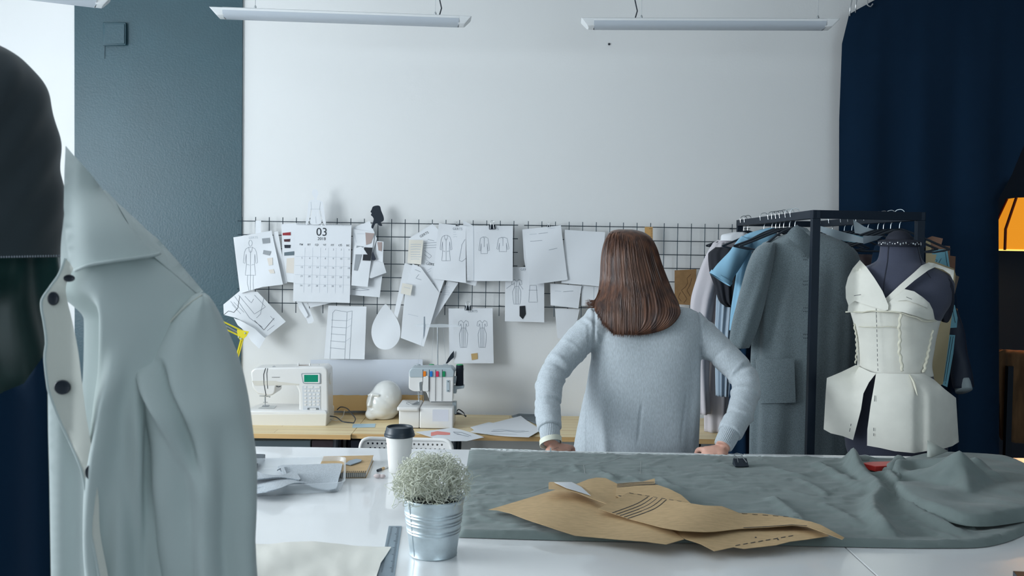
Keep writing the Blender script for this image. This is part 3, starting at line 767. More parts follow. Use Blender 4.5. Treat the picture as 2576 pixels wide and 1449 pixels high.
# under the desk
mb = MB().prism([(560, 1108), (781, 1108), (781, 1300), (560, 1300)], lambda x, y, d: P(x, y, 4.72) + Vector((0, d, 0)), 0, .2)
tag(mb.build('storage_box', flat('grey_box', 122, 138, 146), bevel=.004), 'flat grey box under the left desk below the sewing machine', 'box')
mb = MB().prism([(784, 1108), (846, 1108), (846, 1300), (784, 1300)], lambda x, y, d: P(x, y, 4.72) + Vector((0, d, 0)), 0, .2)
tag(mb.build('storage_box', flat('plum_box', 82, 70, 78), bevel=.004), 'dull plum box under the desk beside the dark leg', 'box')
mb = MB().prism([(882, 1108), (1000, 1108), (1000, 1300), (882, 1300)], lambda x, y, d: P(x, y, 4.74) + Vector((0, d, 0)), 0, .2)
tag(mb.build('storage_box', flat('navy_box', 30, 40, 58), bevel=.004), 'navy box under the desk behind the white chair', 'box')

# kraft roll and white board leaning on the wall
mb = MB(); patch(mb, [(827, 994), (1066, 994), (1066, 1034), (827, 1034)], lambda u, v, off: P(u, v, 4.93 - off) + Vector((0, 0, 0.004 * nz3(u * .05, v * .05, 0))), 10, 0, thick=.035)
tag(mb.build('kraft_paper_stack', flat('tan_kraft', 208, 172, 118), bevel=0), 'long tan kraft cardboard strip leaning at the wall behind the foam head', 'cardboard')
def bd(u, v, off=0): return P(u, v, 4.965 - (v - 905) / 130 * .012 - off)
mb = MB(); patch(mb, [(781, 905), (1063, 904), (1066, 1035), (781, 1033)], bd, 30, 0, thick=.003)
tag(mb.build('white_board_sheet', flat('pale_board', 214, 220, 230)), 'large pale board sheet standing on the desk behind the foam head', 'board')

# ------------------------------------------------------------------ sewing machine
DF = 4.56
t = thing('sewing_machine', 'white computerised sewing machine with a green display', 'sewing machine', P(720, 1070, DF))
def rr(poly, r, n=4):   # round the corners of a polygon
    out = []; N = len(poly)
    for i in range(N):
        p = Vector(poly[i]); a = Vector(poly[i - 1]); b = Vector(poly[(i + 1) % N])
        ri = min(r, (a - p).length * .45, (b - p).length * .45)
        p0 = p + (a - p).normalized() * ri; p1 = p + (b - p).normalized() * ri
        for k in range(n + 1):
            u = k / n; q = p0 * (1 - u) ** 2 + p * 2 * u * (1 - u) + p1 * u * u; out.append((q.x, q.y))
    return out
def pw(d): return lambda x, y, dd: P(x, y, d) + Vector((0, dd, 0))
mb = MB(); mb.prism(rr([(610, 1041), (823, 1040), (821, 1073), (640, 1073), (613, 1070)], 4), pw(4.60), 0, .19)
mb.build('base', M['cream_plastic'], t, bevel=.006)
# bed top
bz = P(700, 1041, 4.60).z
mb = MB(); x0 = P(611, 1048, 4.60).x; x1 = P(822, 1048, 4.60).x
mb.rings([[Vector((x, y, z)) for x, y in ((x0 + e, 4.60 + e), (x1 - e, 4.60 + e), (x1 - e, 4.80 - e), (x0 + e + .03, 4.80 - e))] for z, e in ((bz - .01, 0), (bz + .010, .002), (bz + .018, .012))])
mb.build('bed', M['white_plastic'], t, bevel=.003)
body = rr([(630, 934), (640, 926), (815, 922), (824, 930), (826, 1052), (752, 1052), (752, 985), (744, 969), (694, 970), (692, 990), (682, 996), (648, 992), (634, 975)], 6, 3)
mb = MB(); mb.prism(body, pw(4.625), 0, .135); mb.build('arm_and_column', M['white_plastic'], t, bevel=.008)
f0 = lambda u, v, off=0: P(u, v, 4.6245 - off)
mb = MB(); patch(mb, rr([(757, 939), (806, 938), (807, 966), (762, 965)], 4), f0, 8, 0, thick=.003); mb.build('display_bezel', flat('bezel', 148, 156, 162), t)
mb = MB(); patch(mb, rr([(760, 941), (804, 940), (804, 964), (764, 963)], 3), f0, 8, 0, thick=.0036); mb.build('display_frame', M['white_plastic'], t)
mb = MB(); patch(mb, [(765, 943), (800, 943), (800, 961), (765, 961)], f0, 8, 0, thick=.0042); sc_ = mb.build('display', M['green_lcd'], t)
mb = MB(); patch(mb, rr([(760, 970), (806, 970), (806, 1034), (762, 1034)], 4), f0, 8, 0, thick=.0015); mb.build('keypad_panel', flat('keypad_grey', 208, 212, 216), t)
for r_, (yy, xs) in enumerate([(974, (768, 781, 798)), (983, (768, 777, 786, 794, 802)), (992, (768, 780, 790, 800)), (1001, (768, 780, 790, 800)), (1010, (768, 780, 790, 800)), (1018, (768, 780, 790, 800))]):
    for xx in xs:
        w_ = 6 if (r_ == 0 and xx > 770) else 3.2
        mb = MB(); patch(mb, rr([(xx - w_, yy - 2.4), (xx + w_, yy - 2.4), (xx + w_, yy + 2.4), (xx - w_, yy + 2.4)], 1.5, 2), f0, 8, 0, thick=.0032)
        mb.build('key', M['white_plastic'], t)
mb = MB(); patch(mb, rr([(773, 1026), (802, 1026), (802, 1032), (773, 1032)], 3), f0, 8, 0, thick=.003); s = mb.build('speed_slider', M['steel'], t)
mb = MB(); patch(mb, rr([(779, 1027), (795, 1027), (795, 1031), (779, 1031)], 2), f0, 8, 0, thick=.0045); mb.build('slider_knob', M['white_plastic'], s)
for l, wd_ in (([(668, 926), (663, 942), (664, 966), (669, 995)], 1.6), ([(673, 926), (671, 940), (673, 978)], 1.3), ([(684, 949), (704, 949)], 1)):
    mb = MB(); stroke(mb, l, f0, wd_, 0, off=.0012, step=4); mb.build('thread_slot', M['ink_dark'], t)
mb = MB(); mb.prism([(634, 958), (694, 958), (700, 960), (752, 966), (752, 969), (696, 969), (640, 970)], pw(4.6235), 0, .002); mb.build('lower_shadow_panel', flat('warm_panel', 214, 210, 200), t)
c = P(829, 952, 4.69); mb = MB()
mb.tube([P(824, 952, 4.69), P(827, 952, 4.69), P(827.5, 952, 4.69), P(833, 952, 4.69), P(834, 952, 4.69)], [.02, .02, .030, .030, .026], 24); mb.build('handwheel', M['white_plastic'], t, bevel=.001)
mb = MB(); mb.tube([P(752, 921, 4.69), P(778, 921, 4.69)], .006, 12); mb.build('bobbin', flat('bobbin', 120, 96, 80), t)
mb = MB(); mb.tube([P(750, 918, 4.69), P(752, 918, 4.69)], .01, 12); mb.tube([P(778, 918, 4.69), P(781, 918, 4.69)], .01, 12); mb.build('spool_cap', M['white_plastic'], t)
mb = MB(); mb.tube([P(803, 924, 4.69), P(803, 916, 4.69)], .0012, 6); mb.tube([P(682, 925, 4.66), P(690, 921, 4.66), P(695, 924, 4.66)], .002, 6); mb.build('thread_guide', M['steel'], t)
# needle and foot
mb = MB(); mb.tube([P(667, 994, 4.65), P(667, 1012, 4.65)], .0035, 8); mb.tube([P(653, 996, 4.645), P(676, 997, 4.645)], .003, 8); mb.ball(P(678, 998, 4.645), .004, .004, .004)
mb.tube([P(667, 1010, 4.65), P(667, 1023, 4.65)], .0022, 8); mb.tube([P(662, 1012, 4.65), P(674, 1012, 4.65)], .0015, 6); mb.build('needle_bar', M['steel'], t)
mb = MB(); mb.prism([(661, 1020), (675, 1020), (676, 1023), (658, 1023)], pw(4.64), 0, .02); mb.build('presser_foot', M['steel'], t)
q = [Vector((P(x, 1025, 4.64).x, y, bz + .0183)) for x, y in ((650, 4.64), (690, 4.64), (686, 4.72), (655, 4.72))]
MB().add(q + [v + Vector((0, 0, .001)) for v in q], [(3, 2, 1, 0), (4, 5, 6, 7), (0, 1, 5, 4), (1, 2, 6, 5), (2, 3, 7, 6), (3, 0, 4, 7)]).build('needle_plate', M['steel'], t)
mb = MB(); mb.tube(spline([P(694, 971, 4.63), P(700, 973, 4.63), P(706, 972, 4.63)], 8)[0], .002, 6); mb.build('presser_lever', M['black_plastic'], t)
# power lead
pts = spline([P(822, 1046, 4.68), P(840, 1048, 4.68), P(868, 1062, 4.60), P(890, 1064, 4.6), P(894, 1056, 4.66), P(884, 1040, 4.75), P(870, 1026, 4.84), P(856, 1024, 4.88), P(848, 1031, 4.88)], 50)[0]
for p in pts: p.z = max(p.z, DZ + .004)
tag(MB().tube(pts, .0028, 8).build('power_cord', M['black_plastic']), 'black power cord looping right of the sewing machine', 'cord')
pts = spline([P(824, 1052, 4.70), P(845, 1058, 4.68), P(862, 1048, 4.75), P(867, 1032, 4.85)], 30)[0]
for p in pts: p.z = max(p.z, DZ + .004)
tag(MB().tube(pts, .0016, 6).build('power_cord', flat('pale_cord', 200, 196, 188)), 'thin pale cord behind the black power cord', 'cord')

def on(z, pts): return [T(x, y, z) for x, y in pts]
def tfn(z): return lambda u, v, off=0: T(u, v, z) + Vector((0, 0, off))
mb = MB(); patch(mb, [(888, 1067), (945, 1066), (943, 1075), (886, 1076)], tfn(DZ + .0008), 10, 0, thick=.001)
tag(mb.build('blue_card', flat('pale_blue_card', 178, 204, 216)), 'small pale blue card lying over the desk joint', 'card')

# ------------------------------------------------------------------ glossy foam head
cz = DZ
HY = 4.83
mb = MB()
hx = lambda px: P(px, 1006, HY).x
hz = lambda py: P(965, py, HY).z
mb.ball((hx(972), HY + .01, hz(998)), .078, .092, .083, n=40, k=24)
mb.ball((hx(960), HY - .01, hz(1013)), .076, .084, .080, n=40, k=24)
mb.ball((hx(958), HY - .012, hz(1029)), .070, .078, .050, n=36, k=20)
mb.ball((hx(972), HY + .01, hz(1030)), .066, .074, .048, n=36, k=20)
mb.ball((hx(940), HY - .045, hz(1038)), .036, .036, .030, n=24, k=14)
mb.tube([(hx(941), HY - .082, hz(988)), (hx(938), HY - .086, hz(1002)), (hx(935), HY - .088, hz(1013)), (hx(937), HY - .080, hz(1018))], [.005, .008, .012, .006], 12)
mb.tube([(hx(950), HY - .083, hz(1026)), (hx(941), HY - .081, hz(1025.5)), (hx(933), HY - .073, hz(1026))], [.003, .006, .003], 10)
mb.tube([(hx(949), HY - .081, hz(1031)), (hx(941), HY - .079, hz(1031)), (hx(934), HY - .072, hz(1030.5))], [.003, .0065, .003], 10)
mb.tube([(hx(930), HY - .066, hz(990)), (hx(942), HY - .079, hz(986)), (hx(960), HY - .084, hz(988))], [.006, .009, .006], 10)
mb.lathe([(.050, DZ + .001), (.060, DZ + .006), (.066, DZ + .03)], (hx(964), HY, 0), 32)
o = mb.build('foam_head', M['ceramic']); bake(o, .0035, 12)
tag(o, 'glossy white faceless foam head standing on the desk', 'mannequin head')

# ------------------------------------------------------------------ overlock machine
t = thing('overlock_machine', 'white overlock machine with four coloured tension dials', 'overlock machine', P(1070, 1080, 4.56))
q = pw(4.565)
x0, x1, xg = P(1001, 1050, 4.565).x, P(1140, 1050, 4.565).x, P(1055, 1050, 4.565).x
zt = P(1070, 1026, 4.565).z
def rbox(x0, x1, y0, y1, z0, z1, r=.008, taper=0.0):
    mb = MB(); pl = rr([(x0, y0), (x1, y0), (x1, y1), (x0, y1)], r, 4); cx, cy = (x0 + x1) / 2, (y0 + y1) / 2
    rs = []
    for z, e in ((z0, .002), (z0 + .003, 0), (z1 - .004, 0), (z1 - .001, .002), (z1, .005)):
        k = taper * (z1 - z) / (z1 - z0)
        rs.append([Vector((cx + (x - cx) * (1 - (e + k) / (x1 - x0) * 2), cy + (y - cy) * (1 - (e + k) / (y1 - y0) * 2), z)) for x, y in pl])
    mb.rings(rs); return mb
rbox(x0 + .004, xg - .001, 4.57, 4.76, DZ + .004, zt - .012, .006).build('left_base', M['white_plastic'], t)
rbox(xg + .001, x1, 4.565, 4.78, DZ + .004, zt, .008).build('right_base', M['white_plastic'], t)
rbox(x0 - .004, xg - .001, 4.55, 4.77, zt - .014, zt + .004, .012).build('sewing_bed', M['white_plastic'], t)
mb = MB(); mb.box(x0 + .01, x1 - .01, 4.58, 4.76, DZ, DZ + .004); mb.build('rubber_foot_plate', M['black_plastic'], t)
mb = MB(); mb.prism([(1088, 1030), (1128, 1030), (1128, 1060), (1088, 1060)], pw(4.5645), 0, .0006); mb.build('label_plate', flat('pale_label', 214, 216, 224), t)
# upright body
mb = MB(); mb.prism(rr([(1029, 934), (1040, 926), (1136, 926), (1141, 940), (1139, 1012), (1082, 1012), (1072, 985), (1040, 985), (1028, 978)], 5), pw(4.62), 0, .11); mb.build('body', M['white_plastic'], t, bevel=.004)
mb = MB(); mb.prism(rr([(1029, 933), (1036, 926), (1136, 925), (1143, 934), (1141, 949), (1030, 950)], 5), pw(4.617), 0, .115); mb.build('dial_cover', M['grey_plastic'], t, bevel=.004)
mb = MB(); mb.prism(rr([(1066, 946), (1078, 946), (1078, 984), (1064, 984), (1062, 980)], 3), pw(4.612), 0, .01); mb.build('thread_flap', M['white_plastic'], t, bevel=.001)
for px, cc in ((1068, (240, 130, 30)), (1084.5, (30, 120, 200)), (1100, (220, 50, 90)), (1116.5, (20, 140, 90))):
    mb = MB(); mb.prism(rr([(px - 3.4, 934), (px + 3.4, 934), (px + 3.4, 948), (px - 3.4, 948)], 2), pw(4.612), 0, .01)
    mb.build('tension_dial', flat('dial_%d' % int(px), *cc, rough=.3), t, bevel=.001)
f1 = lambda u, v, off=0: P(u, v, 4.6165 - off)
for px in (1064, 1080, 1096, 1112.5):
    mb = MB(); stroke(mb, [(px, 930), (px - .5, 1009)], f1, 1.3, 0, off=.0006, step=10); mb.build('thread_channel', M['ink_dark'], t)
mb = MB(); mb.prism(rr([(1123, 956), (1131, 956), (1131, 986), (1123, 986)], 2), pw(4.617), 0, .004); mb.build('slider_panel', M['grey_plastic'], t)
for yy in (960, 983): MB().ball(P(1127, yy, 4.616), .003, .003, .003, n=10, k=6).build('slider_knob', flat('knob_grey', 110, 124, 130), t)
mb = MB(); stroke(mb, [(1084, 1011), (1138, 1011)], f1, 1.5, 0, off=.0008); mb.build('cover_gap', M['ink_dark'], t)
mb = MB(); mb.prism([(1054, 962), (1060, 960), (1062, 983), (1056, 984)], pw(4.61), 0, .012); mb.build('needle_clamp', M['steel'], t, bevel=.001)
mb = MB(); mb.tube([P(1053, 984, 4.62), P(1054, 1014, 4.62)], .0028, 8); mb.tube([P(1050, 991, 4.618), P(1059, 992, 4.618)], .0022, 8); mb.tube([P(1050, 999, 4.618), P(1058, 999, 4.618)], .0016, 8); mb.build('needle_bar', M['steel'], t)
mb = MB(); mb.prism([(1050, 1010), (1056, 1010), (1056, 1018), (1036, 1018), (1040, 1015)], pw(4.612), 0, .014); mb.build('presser_foot', M['steel'], t)
MB().tube(spline([P(1052, 1015, 4.6), P(1038, 1016, 4.59), P(1026, 1012, 4.59), P(1022, 1014, 4.58), P(1030, 1018, 4.57)], 20)[0], .0007, 5).build('loose_thread', M['thread'], t)
mb = MB(); mb.tube([P(1141, 955, 4.67), P(1148, 956, 4.67)], .019, 20); mb.build('handwheel', M['grey_plastic'], t, bevel=.002)
mb = MB(); mb.prism([(1138, 1012), (1148, 1012), (1148, 1042), (1138, 1042)], pw(4.66), 0, .05); mb.build('motor_housing', M['grey_plastic'], t, bevel=.002)
# thread stand
mb = MB(); mb.prism([(1036, 929), (1166, 929), (1166, 933), (1036, 933)], pw(4.76), 0, .06); mb.build('cone_shelf', M['grey_plastic'], t, bevel=.002)
mb = MB(); mb.prism([(1138, 972), (1167, 971), (1167, 977), (1148, 980), (1148, 990), (1138, 990)], pw(4.66), 0, .06); mb.build('side_cone_shelf', M['grey_plastic'], t, bevel=.002)
mb = MB(); mb.tube([P(1101, 930, 4.75), P(1101, 822, 4.75)], .003, 10); mb.build('telescopic_pole', M['steel'], t)
mb = MB(); mb.tube([P(1060, 926, 4.70), P(1066, 924, 4.70), P(1112, 924, 4.70), P(1118, 927, 4.70)], .0025, 8); mb.build('carry_handle', M['steel'], t)
mb = MB(); mb.prism([(1044, 816), (1098, 816), (1102, 815), (1150, 817), (1162, 822), (1150, 823), (1102, 824), (1044, 822)], pw(4.745), 0, .012); mb.build('guide_bar', M['clear'], t)
mb = MB(); mb.prism([(1066, 797), (1069, 796), (1070, 826), (1068, 845), (1065, 854)], pw(4.742), 0, .004); mb.build('guide_plate', flat('guide_grey', 140, 150, 160), t)
for px, py in ((1051, 922), (1086, 922), (1122, 922)):
    MB().tube([P(px, 919, 4.79), P(px + (1101 - px) * .2, 860, 4.77), P(px + (1101 - px) * .35, 821, 4.755)], .00045, 4).build('thread', M['ink_faint'], t)
def cone(label, px, ytop, ybot, d, r, capm):
    t = thing('thread_cone', label, 'thread cone', (0, 0, 0), 'thread cones on the overlock stand')
    a = P(px, ytop, d); b = P(px, ybot, d); c = Vector((b.x, b.y, 0))
    MB().lathe([(r * 1.02, b.z + .0005), (r, b.z + .006), (r * .93, a.z - .004), (r * .88, a.z)], c, 24).build('thread_winding', M['thread'], t)
    MB().lathe([(r * .86, a.z - .001), (r * .84, a.z + .003), (r * .5, a.z + .004)], c, 20).build('cone_top', capm, t)
    return t
gcap = flat('green_cap', 60, 170, 110); wcap = flat('pale_cap', 200, 208, 214)
cone('dark thread cone with a pale top, leftmost behind the overlock', 1051, 918, 929, 4.79, .015, wcap)
cone('dark thread cone with a green top behind the overlock centre', 1086, 918, 929, 4.79, .015, gcap)
cone('dark thread cone with a pale top, near the black feather shape', 1121, 918, 929, 4.79, .015, wcap)
cone('tall dark thread cone with a green top on the overlock right side', 1156, 918, 970.5, 4.69, .0195, gcap)
# black paper feather behind the stand
fe = [(1121, 915), (1127, 902), (1135, 890), (1142, 882), (1142, 899), (1134, 906), (1126, 914)]
mb = MB(); patch(mb, fe, lambda u, v, off: P(u, v, 4.925 - off), 6, 0, thick=.003)
tag(mb.build('black_paper_blade', M['black_plastic']), 'black curved paper piece sticking up behind the thread cones', 'paper cut-out')
# pedal lead
mb = MB(); mb.tube(spline([P(1140, 1042, 4.72), P(1150, 1040, 4.72), P(1160, 1042, 4.72), P(1172, 1047, 4.70)], 14)[0], [.004 + .003 * math.sin(k * .5) for k in range(14)], 8)
mb.tube(spline([P(1146, 1040, 4.76), P(1154, 1030, 4.80), P(1166, 1038, 4.78), P(1170, 1046, 4.72)], 16)[0], .003, 8)
tag(mb.build('plug_cable', M['black_plastic']), 'black plug cable bundle on the desk right of the overlock', 'cord')

# papers on the right desk
def desk_sheet(label, poly, z, strokes, wav=.003, name='drawing_sheet', mats=None):
    mb = MB(); fn = lambda u, v, off=0: T(u, v, z) + Vector((0, 0, off + wav * (1 + math.sin(u * .03 + v * .05))))
    patch(mb, poly, fn, 12, 0, thick=.0008)
    for pts, m, wd_ in strokes: stroke(mb, pts, fn, wd_, m, off=.0014, step=5)
    o = mb.build(name, mats or [M['paper'], M['ink'], M['ink_faint'], flat('coral_pencil', 235, 140, 130)], smooth=30)
    return tag(o, label, 'paper', 'drawings lying on the pine desk')
desk_sheet('drawing sheet with a coral shape hanging over the desk edge', [(1045, 1087), (1138, 1078), (1218, 1101), (1175, 1112), (1122, 1114)], DZ + .003,
           [([(1084, 1090 + k * 2.4), (1100, 1087 + k * 2.4), (1118, 1090 + k * 2), (1132, 1093 + k)], 3, 2.6) for k in range(4)] + [([(1140, 1090), (1162, 1092), (1185, 1100)], 1, 1), ([(1143, 1093), (1165, 1099), (1180, 1102)], 1, .8), ([(1140, 1090), (1150, 1096), (1176, 1101)], 1, .8)])
desk_sheet('under sheet with its point showing left of the faint sketch', [(1183, 1078), (1230, 1065), (1340, 1080), (1300, 1098), (1200, 1090)], DZ + .001, [])
desk_sheet('largest white sheet with a faint lying figure sketch near the sleeve', [(1213, 1074), (1310, 1047), (1362, 1084), (1330, 1103), (1183, 1090)], DZ + .005,
           [([(1240, 1084), (1262, 1081), (1290, 1084), (1320, 1085)], 2, 1), ([(1236, 1087), (1256, 1086), (1275, 1084), (1300, 1088), (1330, 1087)], 1, .8), ([(1220, 1094), (1260, 1092), (1300, 1094)], 2, .8)])
o = desk_sheet('dark grey lined drawing sheet furthest back on the right desk', [(1286, 1048), (1325, 1036), (1352, 1042), (1372, 1066), (1362, 1076), (1322, 1055), (1292, 1052)], DZ + .001,
           [([(1300, 1046 + k * 3), (1350, 1045 + k * 5)], 1, .8) for k in range(4)], mats=[flat('grey_sheet', 120, 130, 136), M['ink_dark'], M['ink'], M['ink']])

# ------------------------------------------------------------------ yellow desk lamp
t = thing('desk_lamp', 'yellow sprung arm desk lamp behind the white shirt', 'desk lamp', P(560, 1062, 4.7))
E = P(612, 842, 4.62); B_ = P(560, 1058, 4.66); H_ = P(480, 778, 4.55); B_.z = DZ
for off in (-.012, .012):
    o_ = Vector((off * .6, 0, off))
    MB().bar(E + o_, B_ + o_ * 1.2 + Vector((0, 0, .06)), .007, .007).build('lower_arm', M['yellow'], t)
    MB().bar(E + o_ + Vector((0, .004, 0)), H_ + o_, .007, .007).build('upper_arm', M['yellow'], t)
MB().tube([E + Vector((-.01, 0, 0)), H_ + Vector((.02, 0, 0))], .004, 8).build('spring', M['steel'], t)
mb = MB(); mb.prism([(596, 829), (626, 834), (620, 846), (606, 858), (598, 848)], pw(4.605), 0, .004); mb.prism([(596, 829), (626, 834), (620, 846), (606, 858), (598, 848)], pw(4.63), 0, .004)
mb.build('elbow_plate', M['yellow'], t)
for c in ((600, 848), (606, 852), (616, 838)): MB().tube([P(*c, 4.60), P(*c, 4.64)], .004, 8).build('bolt', M['steel'], t)
MB().lathe([(.08, DZ), (.08, DZ + .02), (.02, DZ + .03), (.012, DZ + .07)], (B_.x, B_.y, 0), 24).build('base', M['yellow'], t)
mb = MB(); a = H_; mb.lathe([(.02, .04), (.04, .03), (.07, -.06), (.068, -.06), (.036, .025)], a, 24); mb.build('lamp_head', M['yellow'], t)

# ------------------------------------------------------------------ white perforated chair
cd_ = 3.62
t = thing('perforated_chair', 'white moulded chair with a perforated back, behind the table', 'chair', (P(1025, 1100, cd_).x, 3.75, 0))
o0 = rr([(904, 1101), (1140, 1106), (1148, 1330), (896, 1330)], 26, 6)
holes = []
for r_ in range(11):
    for c_ in range(20):
        hx_ = 932 + c_ * 11.6 + (5.8 if r_ % 2 else 0) - 6; hy_ = 1115 + r_ * 12 + (c_ * .25)
        if 922 < hx_ < 1122: holes.append([(hx_ + 2.6 * math.cos(a), hy_ + 2.9 * math.sin(a)) for a in [k * PI / 3 for k in range(6)]])
cf = lambda u, v, off=0: P(u, v, cd_ - off + .04 * (1 - ((u - 1022) / 120) ** 2) + (.0 if v > 1110 else 0))
mb = MB(); patch(mb, rr([(912, 1108), (1134, 1112), (1140, 1260), (904, 1260)], 18, 5), cf, 16, 0, holes=holes, thick=.005); mb.build('backrest', M['white_plastic'], t, smooth=50)
rim = [cf(u, v) for u, v in densify(rr([(1140, 1262), (1136, 1108), (908, 1103), (900, 1262)], 20, 6), 12, False)]
rim_open = [cf(u, v) for u, v in densify([(1140, 1262), (1137, 1130), (1130, 1113), (1116, 1107), (930, 1103), (914, 1108), (907, 1124), (900, 1262)], 10, False)]
MB().tube(spline(rim_open, 70)[0], .008, 10).build('back_rim', M['white_plastic'], t)
sx0, sx1 = P(905, 1300, cd_).x, P(1140, 1300, cd_).x
rbox(sx0, sx1, cd_ + .01, cd_ + .38, .44, .465, .05).build('seat', M['white_plastic'], t)
for lx in (sx0 + .03, sx1 - .03):
    for ly in (cd_ + .05, cd_ + .34): MB().tube([(lx, ly, .445), (lx + (.03 if lx > (sx0 + sx1) / 2 else -.03), ly, 0)], .011, 8).build('leg', M['white_plastic'], t)
    MB().tube([(lx, cd_ + .03, .45), (lx, cd_ + .015, .72)], .012, 8).build('back_post', M['white_plastic'], t)
# ================================================================== cutting tables
TZ = 0.97; TY0, TY1 = 1.70, 3.07
def table(label, x0, x1):
    t = thing('cutting_table', label, 'table', ((x0 + x1) / 2, (TY0 + TY1) / 2, 0), 'white cutting tables')
    MB().box(x0, x1, TY0, TY1, TZ - .028, TZ).build('tabletop', M['table'], t, bevel=.0015)
    for lx in (x0 + .08, x1 - .08):
        for ly in (TY0 + .08, TY1 - .08): MB().box(lx - .025, lx + .025, ly - .025, ly + .025, 0, TZ - .0285).build('leg', M['table_edge'], t)
    for ly in (TY0 + .08, TY1 - .08): MB().box(x0 + .1, x1 - .1, ly - .012, ly + .012, TZ - .09, TZ - .0285).build('rail', M['table_edge'], t)
    return t
table('white cutting table on the left, with plant, tray and coffee cup', -1.62, .7556)
table('white cutting table on the right of the seam, under the bunched cloth', .7584, 2.35)

def world(poly, z): return [tuple(T(x, y, z).xy) for x, y in poly]
def pdist(x, y, pl):
    best = 1e9; tt = 0; L = 0; tot = 0
    for (a, b) in zip(pl, pl[1:]):
        dx, dy = b[0] - a[0], b[1] - a[1]; l2 = dx * dx + dy * dy or 1e-12
        t = max(0, min(1, ((x - a[0]) * dx + (y - a[1]) * dy) / l2)); dd = math.hypot(x - a[0] - t * dx, y - a[1] - t * dy)
        if dd < best: best = dd; tt = L + t * math.sqrt(l2)
        L += math.sqrt(l2)
    return best, tt / L
# ------------------------------------------------------------------ grey cloth spread over the table
t = thing('grey_fabric', 'grey green cloth spread over the tables and bunched at the right', 'fabric', (.9, 2.6, TZ))
outline = world(curve2([(1180, 1137), (1182, 1135), (1188, 1134), (1200, 1135), (1420, 1142), (1640, 1147), (1860, 1151), (2050, 1155), (2240, 1156), (2420, 1158), (2520, 1190), (2620, 1260), (2600, 1330), (2500, 1374), (2350, 1381), (2100, 1377), (1900, 1372), (1700, 1367), (1400, 1361), (1170, 1354), (1154, 1353), (1151, 1350), (1152, 1340), (1166, 1230)], 190, True), TZ)
front = world([(1150, 1353), (1400, 1362), (1700, 1368), (1900, 1373), (2100, 1378), (2350, 1382), (2500, 1375), (2600, 1331)], TZ)
ridges = []
def ridge(px, h, wd_, z=TZ + .01, taper=.15): ridges.append((world(px, z), h, wd_, taper))
ridge([(2143, 1158), (2162, 1195), (2205, 1232), (2216, 1250), (2196, 1272), (2200, 1305), (2225, 1335), (2250, 1362)], .032, .030, taper=.10)
ridge([(2140, 1157), (2150, 1185), (2168, 1215)], .036, .022, taper=-1)
ridge([(2040, 1158), (2090, 1185), (2160, 1225), (2190, 1242)], .013, .022)
ridge([(1935, 1246), (1985, 1285), (2030, 1322)], .011, .018)
ridge([(2230, 1180), (2262, 1240), (2300, 1290), (2400, 1340), (2480, 1362)], .022, .03)
ridge([(2180, 1196), (2230, 1205), (2262, 1240)], .016, .02)
ridge([(2255, 1290), (2340, 1335), (2420, 1365)], .007, .012)
ridge([(1440, 1165), (1450, 1180), (1462, 1186)], .006, .010)
ridge([(1500, 1180), (1530, 1195), (1552, 1206)], .006, .010)
ridge([(1560, 1190), (1600, 1205), (1622, 1222)], .005, .010)
ridge([(1655, 1195), (1680, 1215), (1730, 1232)], .005, .012)
ridge([(1930, 1170), (1990, 1190), (2040, 1200)], .005, .012)
ridge([(2000, 1200), (2050, 1222), (2085, 1245)], .006, .012)
ridge([(1180, 1250), (1220, 1225), (1245, 1206)], .003, .006)
ridge([(1200, 1170), (1260, 1165), (1310, 1178)], .002, .008)
ridge([(1190, 1290), (1250, 1310), (1330, 1325)], .004, .012)
ridge([(1800, 1205), (1860, 1215), (1925, 1212)], .004, .010)
ridge([(2060, 1260), (2120, 1290), (2180, 1330)], .006, .014)
ridge([(1960, 1225), (2060, 1250), (2160, 1262)], .004, .012)
def cloth_h(x, y):
    de, _ = pdist(x, y, outline + [outline[0]])
    df, _ = pdist(x, y, front)
    h = .005 + .010 * math.exp(-(df / .05) ** 2)
    for pl, hh, wd_, tp in ridges:
        dd, s = pdist(x, y, pl)
        if dd < 3 * wd_:
            k = (sm(0, tp, s) if tp > 0 else 1) * sm(0, abs(tp), 1 - s)
            dd += .002 * math.sin(s * 30)
            h += hh * k * math.exp(-(dd / wd_) ** 2 * 1.6)
    h += .0020 * nz3(x * 14, y * 40, 1) + .0045 * max(0, nz3(x * 9 + 5, y * 16, 4)) + .004 * max(0, nz3(x * 5 + y * 4, y * 13 - x * 3, 8)) * sm(.3, .8, x) + .0008 * nz3(x * 50, y * 60, 3)
    wr = nz3(x * 7, y * 7, 9)
    h += .0034 * (1 - min(1, abs(nz3(x * 11 + y * 16, y * 22 - x * 7, 2)) * 7)) * (wr > -.1)
    return max(h, .0015) * sm(-.002, .012, de) + .0008
mb = MB()
patch(mb, outline, lambda x, y, off: Vector((x, y, TZ + cloth_h(x, y))), .0105)
mb.build('flat_cloth', M['cloth_grey'], t, smooth=180)
